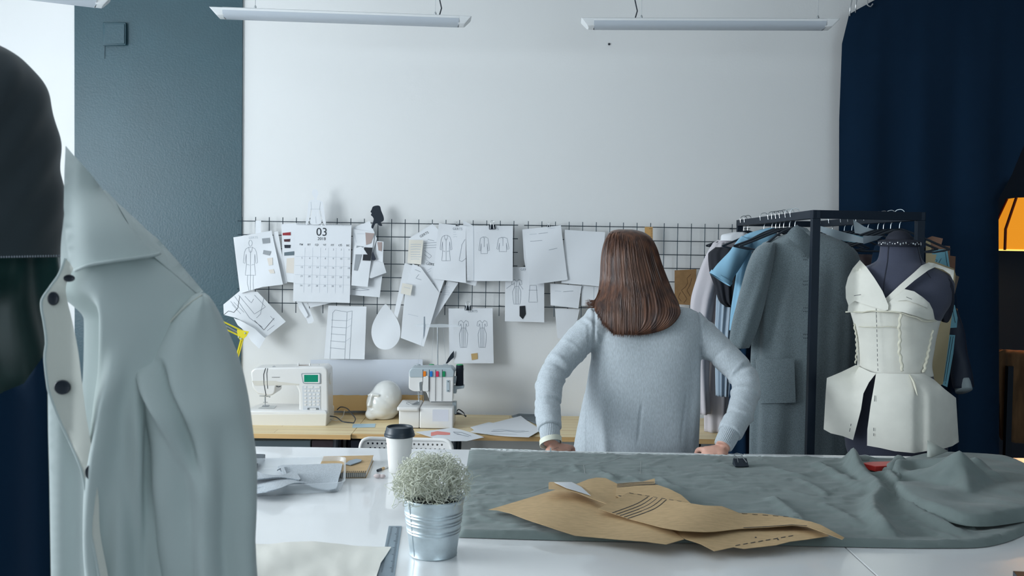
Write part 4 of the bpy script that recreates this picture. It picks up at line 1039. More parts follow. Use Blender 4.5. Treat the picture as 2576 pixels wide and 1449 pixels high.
# frayed white selvage along the back edge
be = world([(1184, 1133), (1420, 1141), (1640, 1146), (1860, 1151), (2050, 1155), (2128, 1157)], TZ)
pts = []
bed = densify(be, .006, False)
for i, (x, y) in enumerate(bed): pts.append(Vector((x, y - .002 + .0012 * math.sin(i * 1.9) + .001 * random.random(), TZ + .005 + .0015 * random.random())))
mb = MB(); mb.tube(pts, [.0022 + .0012 * random.random() for _ in pts], 6)
pk = spline([P(2128, 1152, 3.0), P(2136, 1140, 3.0), P(2144, 1131, 3.0), P(2150, 1140, 3.0), P(2158, 1146, 3.0), P(2180, 1146, 3.02), P(2200, 1152, 3.02), P(2250, 1153, 3.02)], 40)[0]
mb.tube(pk, .0022, 6)
mb.build('selvage', M['selvage'], t)
mb = MB(); pk2 = [p for p in pk]; base = [Vector((p.x + .01, p.y - .05, TZ + .004)) for p in pk2]
mid = [(a * .55 + b * .45) + Vector((0, -.004, .004)) for a, b in zip(pk2, base)]
mb.rings([pk2, mid, base], close=False, caps=False); mb.build('raised_corner', M['cloth_grey'], t, thick=.0015)
# chalk lines
mb = MB()
cfn2 = lambda x, y, off=0: Vector((x, y, TZ + cloth_h(x, y) + off))
for l in ([(1195, 1185), (1280, 1175), (1380, 1174), (1470, 1172), (1530, 1162), (1560, 1151)], [(1468, 1172), (1472, 1195)], [(1180, 1250), (1270, 1245), (1330, 1240), (1375, 1226)], [(1612, 1160), (1610, 1195)], [(1560, 1151), (1600, 1157)]):
    stroke(mb, densify(world(l, TZ + .006), .02, False), cfn2, .0016, 0, off=.0012)
mb.build('chalk_line', flat('chalk', 168, 172, 170), t)
# bunched heap
hp = [P(2415, 1128, 2.62), P(2392, 1165, 2.58), P(2375, 1185, 2.55)]
HR = [([(2415, 1127, 2.60), (2402, 1160, 2.58), (2378, 1178, 2.57)], 1.15, .004), ([(2415, 1127, 2.60), (2430, 1180, 2.53), (2440, 1240, 2.42), (2462, 1296, 2.33)], .8, .012),
      ([(2262, 1152, 2.76), (2300, 1140, 2.78), (2370, 1138, 2.74), (2410, 1135, 2.70)], .75, .010),
      ([(2262, 1152, 2.76), (2250, 1190, 2.66), (2262, 1225, 2.56), (2330, 1262, 2.45), (2420, 1298, 2.36)], .9, .010),
      ([(2310, 1172, 2.66), (2350, 1225, 2.55), (2405, 1275, 2.42)], .5, .02),
      ([(2500, 1180, 2.66), (2520, 1195, 2.62), (2545, 1235, 2.54), (2560, 1280, 2.45)], .9, .010), ([(2455, 1140, 2.75), (2500, 1180, 2.66)], .7, .012)]
HRw = [([P(*p) for p in pl], sl, r0) for pl, sl, r0 in HR]
heap_out = [tuple(v.xy) for v in (T(*p, TZ) for p in curve2([(2246, 1180), (2238, 1215), (2250, 1262), (2300, 1298), (2370, 1326), (2440, 1342), (2530, 1338), (2640, 1310), (2660, 1230), (2570, 1172), (2500, 1152), (2380, 1148), (2290, 1158)], 80, True))]
def heap_h(x, y):
    vals = []
    for pl, sl, r0 in HRw:
        best = -1e9
        for a, b in zip(pl, pl[1:]):
            dx, dy = b.x - a.x, b.y - a.y; l2 = dx * dx + dy * dy
            t_ = max(0, min(1, ((x - a.x) * dx + (y - a.y) * dy) / l2)); dd = math.hypot(x - a.x - t_ * dx, y - a.y - t_ * dy)
            zz = a.z + (b.z - a.z) * t_ - 1.2 * sl * (math.sqrt(dd * dd + r0 * r0) - r0)
            best = max(best, zz)
        vals.append(best)
    k = 60.0; mx = max(vals)
    z = mx + math.log(sum(math.exp(k * (v - mx)) for v in vals)) / k - .014
    de, _ = pdist(x, y, heap_out + [heap_out[0]])
    z = max(z, TZ + .014 + .030 * sm(2.78, 2.45, y)) + .010 * nz3(x * 7 - y * 4, y * 8, 5) + .006 * nz3(x * 16 + y * 12, y * 7, 7)
    z0 = TZ + .012
    return z0 + (z - z0) * sm(-.002, .016, de) ** .5
mb = MB(); patch(mb, heap_out, lambda x, y, off: Vector((x, y, heap_h(x, y))), .0105)
mb.build('bunched_cloth', M['cloth_grey'], t, smooth=180)
def roll(name, pl, r, mt=M['cloth_grey'], sq=.6):
    pts, u, _ = spline([P(*p) if len(p) == 3 else p for p in pl], 46)
    rad = [r * (sm(0, .2, a) * .8 + .2) * (sm(0, .15, 1 - a) * .8 + .2) * (1 + .12 * math.sin(a * 17)) for a in u]
    return MB().tube(pts, rad, 14, squash=sq).build(name, mt, t, smooth=180)
roll('rolled_fold', [(2288, 1252, 2.47), (2330, 1284, 2.38), (2400, 1322, 2.30), (2480, 1356, 2.22)], .016)
roll('rolled_fold', [(2290, 1244, 2.50), (2318, 1262, 2.46), (2360, 1288, 2.41), (2372, 1298, 2.37)], .012)
roll('rolled_fold', [(2330, 1272, 2.45), (2400, 1302, 2.37), (2470, 1318, 2.34), (2540, 1310, 2.36)], .018)
roll('rolled_fold', [(2440, 1318, 2.33), (2500, 1336, 2.30), (2560, 1344, 2.30), (2600, 1338, 2.32)], .016)
roll('rolled_fold', [(2216, 1198, 2.78), (2244, 1188, 2.75), (2262, 1165, 2.78), (2280, 1158, 2.80)], .022)
roll('rolled_fold', [(2230, 1215, 2.68), (2250, 1222, 2.64), (2262, 1210, 2.66), (2262, 1180, 2.74)], .016)
# pointed flap of pale lining standing above the heap
mb = MB(); A = [P(2333, 1108, 2.86), P(2385, 1135, 2.84), P(2345, 1150, 2.82), P(2332, 1150, 2.84)]
mb.add(A, [(0, 3, 2, 1)]); mb.build('turned_corner', flat('pale_lining', 160, 166, 160), t, thick=.002)

# ------------------------------------------------------------------ kraft pattern pieces
def kraft(label, poly, z, amp, lns=(), ph=0.0, lift=None, mt='kraft'):
    mb = MB(); cx = sum(p[0] for p in poly) / len(poly)
    def fn(u, v, off=0):
        p = T(u, v, z)
        h = amp * (1 + math.sin(u * .018 + v * .02 + ph)) * .5
        if lift: h += lift(u, v)
        # keep the seen outline while the sheet lifts off the table
        p = T(u, v, z + h)
        return p + Vector((0, 0, off))
    patch(mb, poly, fn, 14, 0, thick=.0007)
    for l in lns:
        pts, w_ = l if isinstance(l, tuple) else (l, 1.3)
        stroke(mb, pts, fn, w_, 1, off=.0014, step=8)
    o = mb.build('pattern_piece', [M[mt], M['ink_dark']], smooth=40)
    return tag(o, label, 'paper pattern', 'kraft pattern pieces on the grey cloth')
KZ = TZ + .019
kraft('largest kraft pattern piece, pointed at its left end', [(1229, 1283), (1300, 1262), (1399, 1232), (1450, 1218), (1480, 1206), (1500, 1202), (1523, 1203), (1552, 1217), (1620, 1262), (1670, 1320), (1721, 1357), (1676, 1370), (1623, 1363), (1544, 1357), (1447, 1348), (1400, 1333), (1371, 1323), (1325, 1308), (1284, 1292), (1250, 1284)], KZ, .010, ph=1)
kraft('lower kraft piece with dashed lines, overhanging the cloth edge', [(1650, 1325), (1690, 1338), (1725, 1357), (1762, 1369), (1797, 1387), (1816, 1383), (1845, 1377), (1872, 1381), (1951, 1372), (1987, 1363), (2026, 1358), (2086, 1349), (2060, 1330), (1990, 1312), (1850, 1310), (1700, 1310)], KZ + .0012, .007,
      lns=[([(1850 + k * 19, 1374 - k * 3.3), (1862 + k * 19, 1371.5 - k * 3.3)], 1.5) for k in range(8)] + [([(1899, 1353), (1903, 1353.5)], 2.5), ([(1955, 1358), (1959, 1359)], 2.5)], ph=0)
kraft('upper kraft piece with parallel pencil lines and a notched corner', [(1552, 1217), (1585, 1214), (1617, 1212), (1647, 1204), (1648, 1218), (1683, 1230), (1713, 1245), (1739, 1268), (1640, 1300), (1574, 1262), (1548, 1247)], KZ + .006, .007,
      lns=[([(1552, 1219), (1600, 1215), (1646, 1214)], 1.1), ([(1552, 1222.5), (1600, 1218.5), (1650, 1218)], 1.1), ([(1552, 1226), (1600, 1222), (1655, 1219.5)], 1.1), ([(1556, 1248), (1566, 1250)], 1.5)], ph=2)
cl5 = []
for k in range(5):
    dx = k * 11.6
    cl5.append((curve2([(1630 + dx, 1251 + k * 1.7), (1600 + dx * .95, 1269 + k * 3.2), (1540 + k * 9.6, 1291.5 + k * 3.6)], 14), 1.5))
kraft('long kraft pattern piece with five curved black lines', [(1505, 1280), (1540, 1262), (1580, 1239), (1632, 1248), (1725, 1265), (1771, 1272), (1816, 1274), (1840, 1283), (1859, 1291), (1917, 1292), (1981, 1301), (2041, 1313), (2065, 1321), (2124, 1353), (2119, 1358), (2071, 1340), (2029, 1325), (1993, 1322), (1935, 1327), (1860, 1331), (1800, 1338), (1771, 1339), (1710, 1336), (1665, 1328), (1589, 1308), (1540, 1292)], KZ + .009, .016,
      lns=cl5 + [([(1583 + k * 20, 1241 + k * 3.3), (1594 + k * 20, 1243 + k * 3.3)], 1.0) for k in range(7)] + [([(1866 + k * 26, 1293 + k * 1.8), (1880 + k * 26, 1294 + k * 1.8)], 1.0) for k in range(6)] + [([(1870, 1329), (1930, 1326), (1990, 1321.5), (2030, 1324)], 1.2)], ph=.6)
kraft('narrow curled kraft strip with a white patch along the top', [(1380, 1215), (1384, 1213), (1438, 1213), (1470, 1227), (1526, 1268), (1480, 1252), (1452, 1240), (1420, 1232), (1380, 1231)], KZ + .016, .004, lift=lambda u, v: .02 * sm(1526, 1400, u))
mb = MB(); patch(mb, [(1394, 1213.5), (1438, 1213), (1462, 1225), (1486, 1247), (1458, 1238), (1425, 1228)], lambda u, v, off: T(u, v, KZ + .022 + .02 * sm(1526, 1400, u)) + Vector((0, 0, off)), 10, 0, thick=.0006)
tag(mb.build('paper_patch', M['paper']), 'white paper patch lying on the narrow curled kraft strip', 'paper')
binder_clip('black binder clip lying on the grey cloth near the right hand', 1863, 1164, 0, 1.3)
c = [o for o in COL.objects if o.get('label', '').startswith('black binder clip lying')][0]
c.location = T(1863, 1166, TZ + .016); c.rotation_euler = (math.radians(-68), 0, math.radians(4))
# red plastic thing
mb = MB(); top = [T(x, y, TZ + .03) for x, y in ((2168, 1164), (2195, 1161), (2245, 1160), (2255, 1164), (2232, 1172), (2202, 1173), (2180, 1168))]
bot = [p + Vector((0, 0, -.016)) for p in top]
mb.rings([bot, top]); tag(mb.build('tailor_chalk_box', M['red'], bevel=.002), 'flat red plastic case half hidden in the cloth folds', 'case')

# ------------------------------------------------------------------ plant in galvanised pot
pc = T(1090, 1403, TZ); pc.y += .05; pc = P(1090, 1403, 2.03); px_, py_ = pc.x, pc.y
t = thing('potted_plant', 'galvanised pot with a silver grey curly plant', 'potted plant', (px_, py_, TZ))
prof = [(.0495, .0), (.0512, .002), (.0505, .006), (.0520, .018), (.0525, .020)]
for z in (.052, .059, .068, .075, .083, .090): pass
z = .022
while z < .118:
    r = .0525 + (z - .02) * .122
    bmp = 0
    for zc in (.052, .058, .071, .077, .088, .094): bmp += .0017 * math.exp(-((z - zc) / .0018) ** 2)
    prof.append((r + bmp, z)); z += .0012
prof += [(.0660, .121), (.0664, .123), (.0652, .1245), (.0636, .122), (.0618, .110), (.0605, .100)]
MB().lathe(prof, (px_, py_, TZ + .0003), 72).build('pot', M['galv'], t, smooth=50)
mb = MB(); sa = math.radians(222)
mb.tube([(px_ + math.cos(sa) * (r_ + .0006), py_ + math.sin(sa) * (r_ + .0006), TZ + z_) for r_, z_ in ((.0500, .004), (.0528, .025), (.0560, .050), (.0602, .085), (.0650, .12))], .0011, 6); mb.build('pot_seam', M['galv'], t)
mb = MB(); mb.lathe([(.0606, .100), (.0606, .107), (.04, .112), (.01, .114)], (px_, py_, TZ), 32); bake(mb.build('soil', M['soil'], t), None, 0)
mb = MB(); rnd = random.Random(3)
cz_ = TZ + .153
def inside(p):
    q = p - Vector((px_ - .006, py_, cz_)); return (q.x / .088) ** 2 + (q.y / .085) ** 2 + (q.z / .062) ** 2
for i in range(950):
    # start inside the crown, curl outwards
    a = rnd.uniform(0, 2 * PI); u = rnd.uniform(-.55, 1); rr_ = rnd.uniform(.5, .96)
    s_ = math.sqrt(max(0, 1 - u * u))
    p = Vector((px_ - .006 + math.cos(a) * s_ * .088 * rr_, py_ + math.sin(a) * s_ * .082 * rr_, cz_ + u * .062 * rr_))
    if p.z < TZ + .11 and (p.xy - Vector((px_, py_))).length < .066: p.z = TZ + .118
    dirn = (p - Vector((px_, py_, TZ + .11))).normalized() + Vector((rnd.uniform(-1, 1), rnd.uniform(-1, 1), rnd.uniform(-1, 1))) * .6
    dirn.normalize(); axis = Vector((rnd.uniform(-1, 1), rnd.uniform(-1, 1), rnd.uniform(-1, 1))).normalized()
    pts = [p.copy()]; n_ = rnd.randint(7, 12); curl = rnd.uniform(.25, .75) * rnd.choice((-1, 1))
    for k in range(n_):
        dirn = Matrix.Rotation(curl * (1 + .5 * math.sin(k)), 3, axis) @ dirn
        if rnd.random() < .35: axis = (axis + Vector((rnd.uniform(-1, 1), rnd.uniform(-1, 1), rnd.uniform(-1, 1)))).normalized()
        st = .0042
        if inside(p) > 1.1 + .25 * math.sin(i * 1.7): dirn = (dirn * .6 + (Vector((px_, py_, cz_)) - p).normalized() * .5).normalized()
        p = p + dirn * st; pts.append(p.copy())
    w0 = rnd.uniform(.0007, .0013)
    mb.tube(pts, [w0 * (1 - .5 * k / n_) for k in range(n_ + 1)], 4)
for i in range(60):   # stems rising from the soil
    a = rnd.uniform(0, 2 * PI); r0 = rnd.uniform(0, .03); p0 = Vector((px_ + math.cos(a) * r0, py_ + math.sin(a) * r0, TZ + .11))
    b = rnd.uniform(0, 2 * PI); p1 = Vector((px_ + math.cos(b) * .05, py_ + math.sin(b) * .05, cz_ + rnd.uniform(-.02, .04)))
    mb.tube(spline([p0, (p0 + p1) / 2 + Vector((rnd.uniform(-.01, .01), rnd.uniform(-.01, .01), 0)), p1], 8)[0], .0009, 4)
mb.build('foliage', M['twig'], t, smooth=180)

# ------------------------------------------------------------------ coffee cup
cp = P(1004, 1190, 2.76)
t = thing('coffee_cup', 'white paper coffee cup with a black lid behind the plant', 'cup', (cp.x, cp.y, TZ))
MB().lathe([(.030, .0), (.0302, .001), (.0395, .108), (.0385, .108)], (cp.x, cp.y, TZ + .0003), 48).build('cup_body', M['cup'], t)
MB().lathe([(.0400, .103), (.0446, .105), (.0450, .109), (.0440, .112), (.0425, .113), (.0425, .118), (.0405, .121), (.0385, .131), (.0372, .1325), (.0355, .131), (.0345, .127), (.01, .127)], (cp.x, cp.y, TZ), 64).build('lid', M['lid'], t, smooth=35)
MB().box(cp.x - .004, cp.x + .004, cp.y - .026, cp.y - .018, TZ + .1272, TZ + .1285).build('sip_hole', M['black_plastic'], t)
# ------------------------------------------------------------------ notebook etc.
q = on(TZ + .017, [(814, 1148), (940, 1145), (921, 1188), (797, 1189)])
t = thing('spiral_notebook', 'brown kraft covered notebook with black spiral binding', 'notebook', (q[0] + q[2]) / 2 - Vector((0, 0, .017)))
def slab(q, z0, z1, m, name, par, e=0):
    mb = MB(); c = sum(q, Vector()) / len(q)
    k = [Vector((c.x + (p.x - c.x) * (1 - e), c.y + (p.y - c.y) * (1 - e), 0)) for p in q]
    mb.rings([[Vector((p.x, p.y, z0)) for p in k], [Vector((p.x, p.y, z1)) for p in k]]); return mb.build(name, m, par, bevel=.0008)
slab(q, TZ + .0158, TZ + .017, M['kraft'], 'front_cover', t)
slab(q, TZ + .001, TZ + .0155, M['paper_warm'], 'pages', t, .03)
slab(q, TZ + .0002, TZ + .001, M['kraft'], 'back_cover', t)
mb = MB()
for k in range(24):
    p = q[3].lerp(q[2], (k + .5) / 24)
    mb.tube([Vector((p.x, p.y + .006 - .008 * math.cos(a) * 1.0, TZ + .0095 + .0095 * math.sin(a))) for a in [j * PI / 5 - PI / 2 for j in range(11)]], .0009, 5)
mb.build('spiral_binding', M['black_plastic'], t)
q = [T(x, y, TZ + .019) for x, y in ((868, 1168), (880, 1160), (896, 1156), (910, 1158), (908, 1162), (882, 1171))]
mb = MB(); mb.rings([[p for p in q], [p + Vector((0, 0, .0025)) for p in q]])
tag(mb.build('metal_clip', flat('blue_grey_metal', 140, 158, 172, .3)), 'small blue grey folded metal clip lying on the notebook', 'clip')
# pencil and sharpener
a = T(950, 1184, TZ + .004); b = T(1000, 1163, TZ + .004)
t = thing('pencil', 'short pencil with a black end left of the cup', 'pencil', a)
k0 = a.lerp(b, .16); k1 = a.lerp(b, .30)
MB().tube([a, k0], .0042, 8).build('black_end', M['black_plastic'], t)
MB().tube([k0, k1], .0041, 8).build('bare_wood', M['kraft'], t)
MB().tube([k1, b], .0040, 8).build('barrel', M['white_plastic'], t)
mb = MB(); c = T(955, 1203, TZ); mb.ball(c + Vector((-.006, 0, .0065)), .012, .007, .006, n=12, k=6); mb.ball(c + Vector((.008, 0, .006)), .009, .006, .0055, n=12, k=6)
tag(mb.build('eraser', flat('pinkish_white', 222, 206, 204)), 'small pinkish eraser lump in front of the pencil', 'eraser')
# laptop corner
t = thing('laptop', 'closed slate laptop, only its corner showing past the sleeve', 'laptop', T(600, 1160, TZ))
q = [T(x, y, TZ + .016) for x, y in rr([(520, 1137), (670, 1142), (630, 1186), (480, 1186)], 6)]
slab(q, TZ + .004, TZ + .0155, M['laptop'], 'lid', t); slab(q, TZ + .001, TZ + .0038, M['black_plastic'], 'underside', t, .01)
# plastic tray with felt
t = thing('plastic_tray', 'shallow clear plastic tray with rounded corners holding felt', 'tray', T(740, 1210, TZ))
oc = rr([T(x, y, TZ).xy for x, y in ((560, 1180), (868, 1172), (866, 1240), (540, 1256))], .03, 6)
cx_ = sum(p[0] for p in oc) / len(oc); cy_ = sum(p[1] for p in oc) / len(oc)
ring = lambda s_, z_: [Vector((cx_ + (p[0] - cx_) * s_, cy_ + (p[1] - cy_) * s_, z_)) for p in oc]
mb = MB(); mb.rings([ring(.95, TZ + .001), ring(.965, TZ + .004), ring(1.0, TZ + .026), ring(1.015, TZ + .027), ring(1.015, TZ + .0285), ring(.99, TZ + .0285), ring(.955, TZ + .006), ring(.94, TZ + .003)], caps=False)
n_ = len(oc); mb.add(ring(.95, TZ + .001), [tuple(range(n_))]); mb.add(ring(.94, TZ + .003), [tuple(range(n_))])
mb.build('tray_shell', M['clear'], t)
def felt(label, poly, z, fn_h):
    mb = MB(); patch(mb, poly, lambda u, v, off: T(u, v, z + fn_h(u, v)) + Vector((0, 0, off)), 9, 0, thick=.003)
    return tag(mb.build('felt_piece', M['felt'], smooth=60), label, 'felt', 'grey felt pieces in the tray')
felt('broad grey felt piece draped over the tray edge', curve2([(700, 1174), (770, 1171), (852, 1168), (860, 1176), (852, 1205), (842, 1233), (800, 1230), (765, 1218), (735, 1219), (700, 1232), (660, 1240), (615, 1240), (600, 1205), (690, 1205), (712, 1196)], 60, True), TZ + .008, lambda u, v: .010 + .012 * math.sin((u - 640) * .026) * sm(1185, 1230, v))
felt('narrow grey felt strip lying on top in the tray', curve2([(600, 1172), (632, 1182), (662, 1194), (700, 1198), (720, 1194), (740, 1189), (756, 1208), (730, 1206), (700, 1203), (640, 1208), (600, 1206)], 44, True), TZ + .030, lambda u, v: .006 * math.sin((u - 600) * .03))
felt('small turned grey felt flap at the tray back', [(697, 1185), (706, 1173), (712, 1172), (722, 1196), (714, 1198), (706, 1180)], TZ + .024, lambda u, v: 0)
# steel ruler
q = [(978, 1324), (1011, 1324), (993, 1449), (985, 1500), (935, 1500), (949, 1449), (968, 1376)]
mb = MB(); fr = tfn(TZ + .0008); patch(mb, q, fr, 20, 0, thick=.001)
for k in range(34):
    y = 1328 + k * 3.4; s_ = (y - 1324) / 125.
    xr_ = 1009 - 18 * s_; stroke(mb, [(xr_ - 3, y), (xr_ - (9 if k % 5 else 13), y)], fr, .7, 1, off=.0014)
    xl_ = 981 - 29 * s_; stroke(mb, [(xl_ + 3, y), (xl_ + 8, y)], fr, .7, 1, off=.0014)
tag(mb.build('steel_ruler', [flat('satin_steel', 128, 146, 158, .35), M['ink_dark']]), 'steel ruler lying left of the plant pot', 'ruler')
# cream canvas
cc_poly = [(560, 1366), (660, 1370), (750, 1369), (860, 1373), (984, 1377), (972, 1396), (958, 1418), (948, 1449), (940, 1520), (560, 1520)]
mb = MB(); patch(mb, cc_poly, lambda u, v, off: T(u, v, TZ + .004) + Vector((0, 0, off + .006 * max(0, math.sin((u * .4 + v * 1.0) * .035 - .8)) + .002 * nz3(u * .03, v * .03, 0))), 14, 0, thick=.0012)
tag(mb.build('canvas_cloth', M['cream_cloth'], smooth=60), 'cream canvas cloth at the front edge partly over the steel ruler', 'fabric')
q = [T(x, y, TZ + .02) for x, y in ((2548, 1436), (2640, 1440), (2660, 1520), (2600, 1500))]
slab(q, TZ + .001, TZ + .02, M['black_plastic'], 'dark_case', None); o = COL.objects['dark_case']; tag(o, 'corner of a black case at the bottom right of the table', 'case')
# ================================================================== woman seen from behind
PD = 3.35
person = thing('person', 'person with brown hair in grey sweater leaning hands on the table', 'person', (P(1608, 900, PD).x, PD, 0))
Z = lambda py, d=PD: P(1600, py, d).z
def hand(mb, wrist, side, px):
    # side -1: left hand, fingers run to the right and over the table edge
    pass
mb = MB()
hc = Vector((P(1590, 680, PD).x, PD + .01, 1.585))
mb.ball(hc, .074, .092, .108, n=28, k=18)
mb.ball(hc + Vector((0, .03, -.05)), .056, .062, .062, n=20, k=12)
mb.tube([hc + Vector((0, .088, .02)), hc + Vector((0, .112, -.018)), hc + Vector((0, .095, -.03))], [.008, .012, .006], 10)
mb.tube([hc + Vector((-.022, .085, -.058)), hc + Vector((0, .096, -.056)), hc + Vector((.022, .085, -.058))], [.004, .007, .004], 10)
for s in (-1, 1):
    mb.ball(hc + Vector((s * .076, .0, -.01)), .008, .018, .03, n=12, k=8)
    mb.tube([hc + Vector((s * .012, .086, .03)), hc + Vector((s * .03, .088, .036)), hc + Vector((s * .05, .07, .03))], .006, 8)
mb.tube([hc + Vector((0, 0, -.06)), (hc.x, PD + .01, 1.43), (person.location.x, PD + .0, 1.39)], [.055, .056, .075], 20)
tx = person.location.x
loft([(772, 1530, 1700, .05), (800, 1490, 1745, .075), (860, 1500, 1740, .09), (1000, 1500, 1738, .09), (1140, 1475, 1735, .10), (1260, 1465, 1735, .10)], PD, mb=mb, nz=24, nt=32)
armL = [P(1500, 815, 3.35), P(1440, 878, 3.31), P(1384, 962, 3.24), P(1378, 1035, 3.15), P(1383, 1085, 3.09), P(1385, 1117, 3.062)]
armR = [P(1742, 822, 3.35), P(1806, 880, 3.31), P(1876, 962, 3.24), P(1866, 1025, 3.17), P(1838, 1085, 3.10), P(1818, 1124, 3.062)]
for a in (armL, armR): mb.tube(spline(a, 30)[0], [.045 - .021 * k / 29 for k in range(30)], 16)
def make_hand(mb, s, wr, X):
    """X(px,py,d) already in scene; s=+1 fingers to the right (left hand)"""
    w_ = Vector(wr)
    palm0 = w_ + Vector((s * .004, .002, -.012)); palm1 = w_ + Vector((s * .052, .040, -.018))
    for k in range(4):          # metacarpals
        t_ = k / 3
        a = w_ + Vector((s * (-.004 + .012 * t_), -.004 + .012 * t_, -.012)); b = w_ + Vector((s * (.036 + .022 * (1 - t_)), .012 + .030 * t_, -.012 - .006 * t_))
        mb.tube([a, a.lerp(b, .5) + Vector((0, 0, .003)), b], [.014, .013, .0105], 12)
        # finger: three bends, over the edge of the table and down
        L = (.024, .028, .026, .020)[k]
        dirx = Vector((s * .55, .80, -.1)).normalized()
        p0 = b; p1 = p0 + dirx * L * 1.1 + Vector((0, 0, -.004)); p2 = p1 + (dirx * .35 + Vector((0, 0, -.93))) * L; p3 = p2 + (dirx * -.05 + Vector((0, 0, -1))) * L * .8
        if p1.y < 3.085: p1.y = 3.085
        p2.y = max(p2.y, 3.088); p3.y = max(p3.y, 3.087)
        mb.tube(spline([p0, p1, p2, p3], 12)[0], [.0095, .0092, .009, .0088, .0086, .0086, .0084, .0082, .008, .0078, .0074, .006], 10)
    # heel of the hand and thumb along the table top
    mb.ball(w_ + Vector((s * .006, -.006, -.020)), .024, .020, .014, n=16, k=10)
    th = spline([w_ + Vector((s * .004, -.008, -.018)), w_ + Vector((s * .028, -.010, -.022)), w_ + Vector((s * .050, -.002, -.024)), w_ + Vector((s * .064, .012, -.025))], 12)[0]
    mb.tube(th, [.013, .0125, .012, .0115, .011, .0108, .0102, .0098, .0094, .009, .008, .006], 12)
make_hand(mb, 1, armL[-1], P); make_hand(mb, -1, armR[-1], P)
for s in (-1, 1):   # legs
    mb.tube([(tx + s * .085, PD + .02, .86), (tx + s * .09, PD + .02, .48), (tx + s * .095, PD + .03, .08)], [.085, .055, .035], 16)
    mb.tube([(tx + s * .095, PD + .02, .06), (tx + s * .10, PD + .14, .045)], [.035, .028], 12)
mb.tube([(tx - .07, PD, .90), (tx + .07, PD, .90)], .10, 16)
o = mb.build('body', M['skin'], person); bake(o, .0042, 3)
# sweater
mb = MB()
loft([(764, 1560, 1650, .055), (768, 1515, 1705, .06), (775, 1486, 1742, .068), (790, 1472, 1760, .08), (820, 1472, 1766, .095), (860, 1480, 1764, .105), (900, 1484, 1761, .11), (960, 1476, 1760, .115), (1040, 1459, 1758, .12), (1100, 1447, 1757, .128), (1150, 1440, 1757, .132), (1215, 1440, 1760, .13)], PD, mb=mb, nz=50, nt=64, power=.86)
def wrink(seed):
    r = random.Random(seed); C = []
    for s0, sp, n_ in ((.12, .05, 4), (.27, .06, 3), (.47, .06, 9), (.62, .06, 4), (.80, .03, 4), (.87, .02, 3)):
        for _ in range(n_): C.append((s0 + r.uniform(-sp, sp), r.uniform(0, 2 * PI), r.uniform(-.03, .03), r.choice((1, 1, -1)) * r.uniform(.004, .0085), r.uniform(.008, .015)))
    def f(s, th):
        h = .003 * nz3(s * 6 + seed, math.cos(th) * 1.3, math.sin(th) * 1.3)
        for s0, ph, tl, am, w_ in C:
            k = .5 + .5 * math.cos(th - ph); h += am * k * k * math.exp(-((s - s0 - tl * math.sin(th - ph)) / w_) ** 2)
        return h
    return f
sl = [.070, .066, .060, .058, .057, .056, .055, .054, .052, .0515, .051, .050, .049, .048, .047, .0465, .046, .0455, .045, .0445, .044, .0435, .043, .0425, .042, .0415, .0405, .039, .036, .031]
for a, sd in ((armL, 1.0), (armR, 3.1)):
    a2 = [a[0] + Vector((.02 if a is armL else -.02, 0, .002))] + a[1:]
    pts = spline(a2, 120)[0][:108]
    rad = [np.interp(k / 119 * 29, range(30), sl) for k in range(108)]
    mb.tube(pts, [float(r) for r in rad], 40, disp=wrink(sd))
o = mb.build('sweater', M['sweater'], person)
X0 = P(1480, 900, PD).x; X1 = P(1762, 900, PD).x
def sdisp(p):
    if p.x < X0 - .01 or p.x > X1 + .01:
        return .0010 * nz3(p.x * 60, p.y * 60, p.z * 60)
    u = (p.x - X0) / (X1 - X0); low = sm(1.25, 1.0, p.z)
    h = .0045 * math.sin(u * 21 + p.z * 5) * low * (math.exp(-((u - .12) / .14) ** 2) + math.exp(-((u - .90) / .12) ** 2) + .12)
    h += .007 * math.exp(-((u - .08 - (1.3 - p.z) * .18) / .035) ** 2) * sm(1.33, 1.1, p.z)
    h += .006 * math.exp(-((u - .95 + (1.3 - p.z) * .12) / .03) ** 2) * sm(1.33, 1.15, p.z)
    h -= .005 * math.exp(-((u - .42 - (p.z - 1.0) * .25) / .012) ** 2) * sm(.95, 1.0, p.z) * sm(1.12, 1.06, p.z)
    h -= .005 * math.exp(-((u - .80 - (p.z - 1.0) * .30) / .012) ** 2) * sm(.95, 1.0, p.z) * sm(1.15, 1.08, p.z)
    h += .0035 * math.sin(u * 10 + math.sin(p.z * 14) * 1.2) * sm(1.40, 1.30, p.z) * sm(1.18, 1.3, p.z)
    h -= .007 * math.exp(-((u - .035) / .012) ** 2) * sm(1.18, 1.3, p.z) - .0
    h -= .007 * math.exp(-((u - .965) / .012) ** 2) * sm(1.18, 1.3, p.z)
    h += .002 * nz3(p.x * 9, p.y * 9, p.z * 5)
    return h
bake(o, .0046, 5, sdisp)
for a in (armL, armR):
    pts = spline(a, 120)[0][104:119]
    mb = MB(); mb.tube(pts, [.0325 - .0002 * k for k in range(15)], 144, disp=lambda s, th: .0009 * math.cos(th * 36) + .0012 * math.sin(s * 3))
    mb.build('ribbed_cuff', M['sweater'], person, smooth=180)
# trousers and shoes below the table
mb = MB()
for s in (-1, 1): mb.tube([(tx + s * .08, PD + .02, .90), (tx + s * .09, PD + .02, .48), (tx + s * .095, PD + .03, .10)], [.105, .072, .055], 20)
mb.tube([(tx - .07, PD + .01, .90), (tx + .07, PD + .01, .90)], .112, 16)
o = mb.build('trousers', M['jeans'], person); bake(o, .012, 4)
for s in (-1, 1):
    mb = MB(); mb.tube([(tx + s * .095, PD - .04, .045), (tx + s * .10, PD + .06, .045), (tx + s * .105, PD + .19, .035)], [.035, .043, .032], 16, squash=1.0)
    mb.build('shoe', M['shoe'], person)
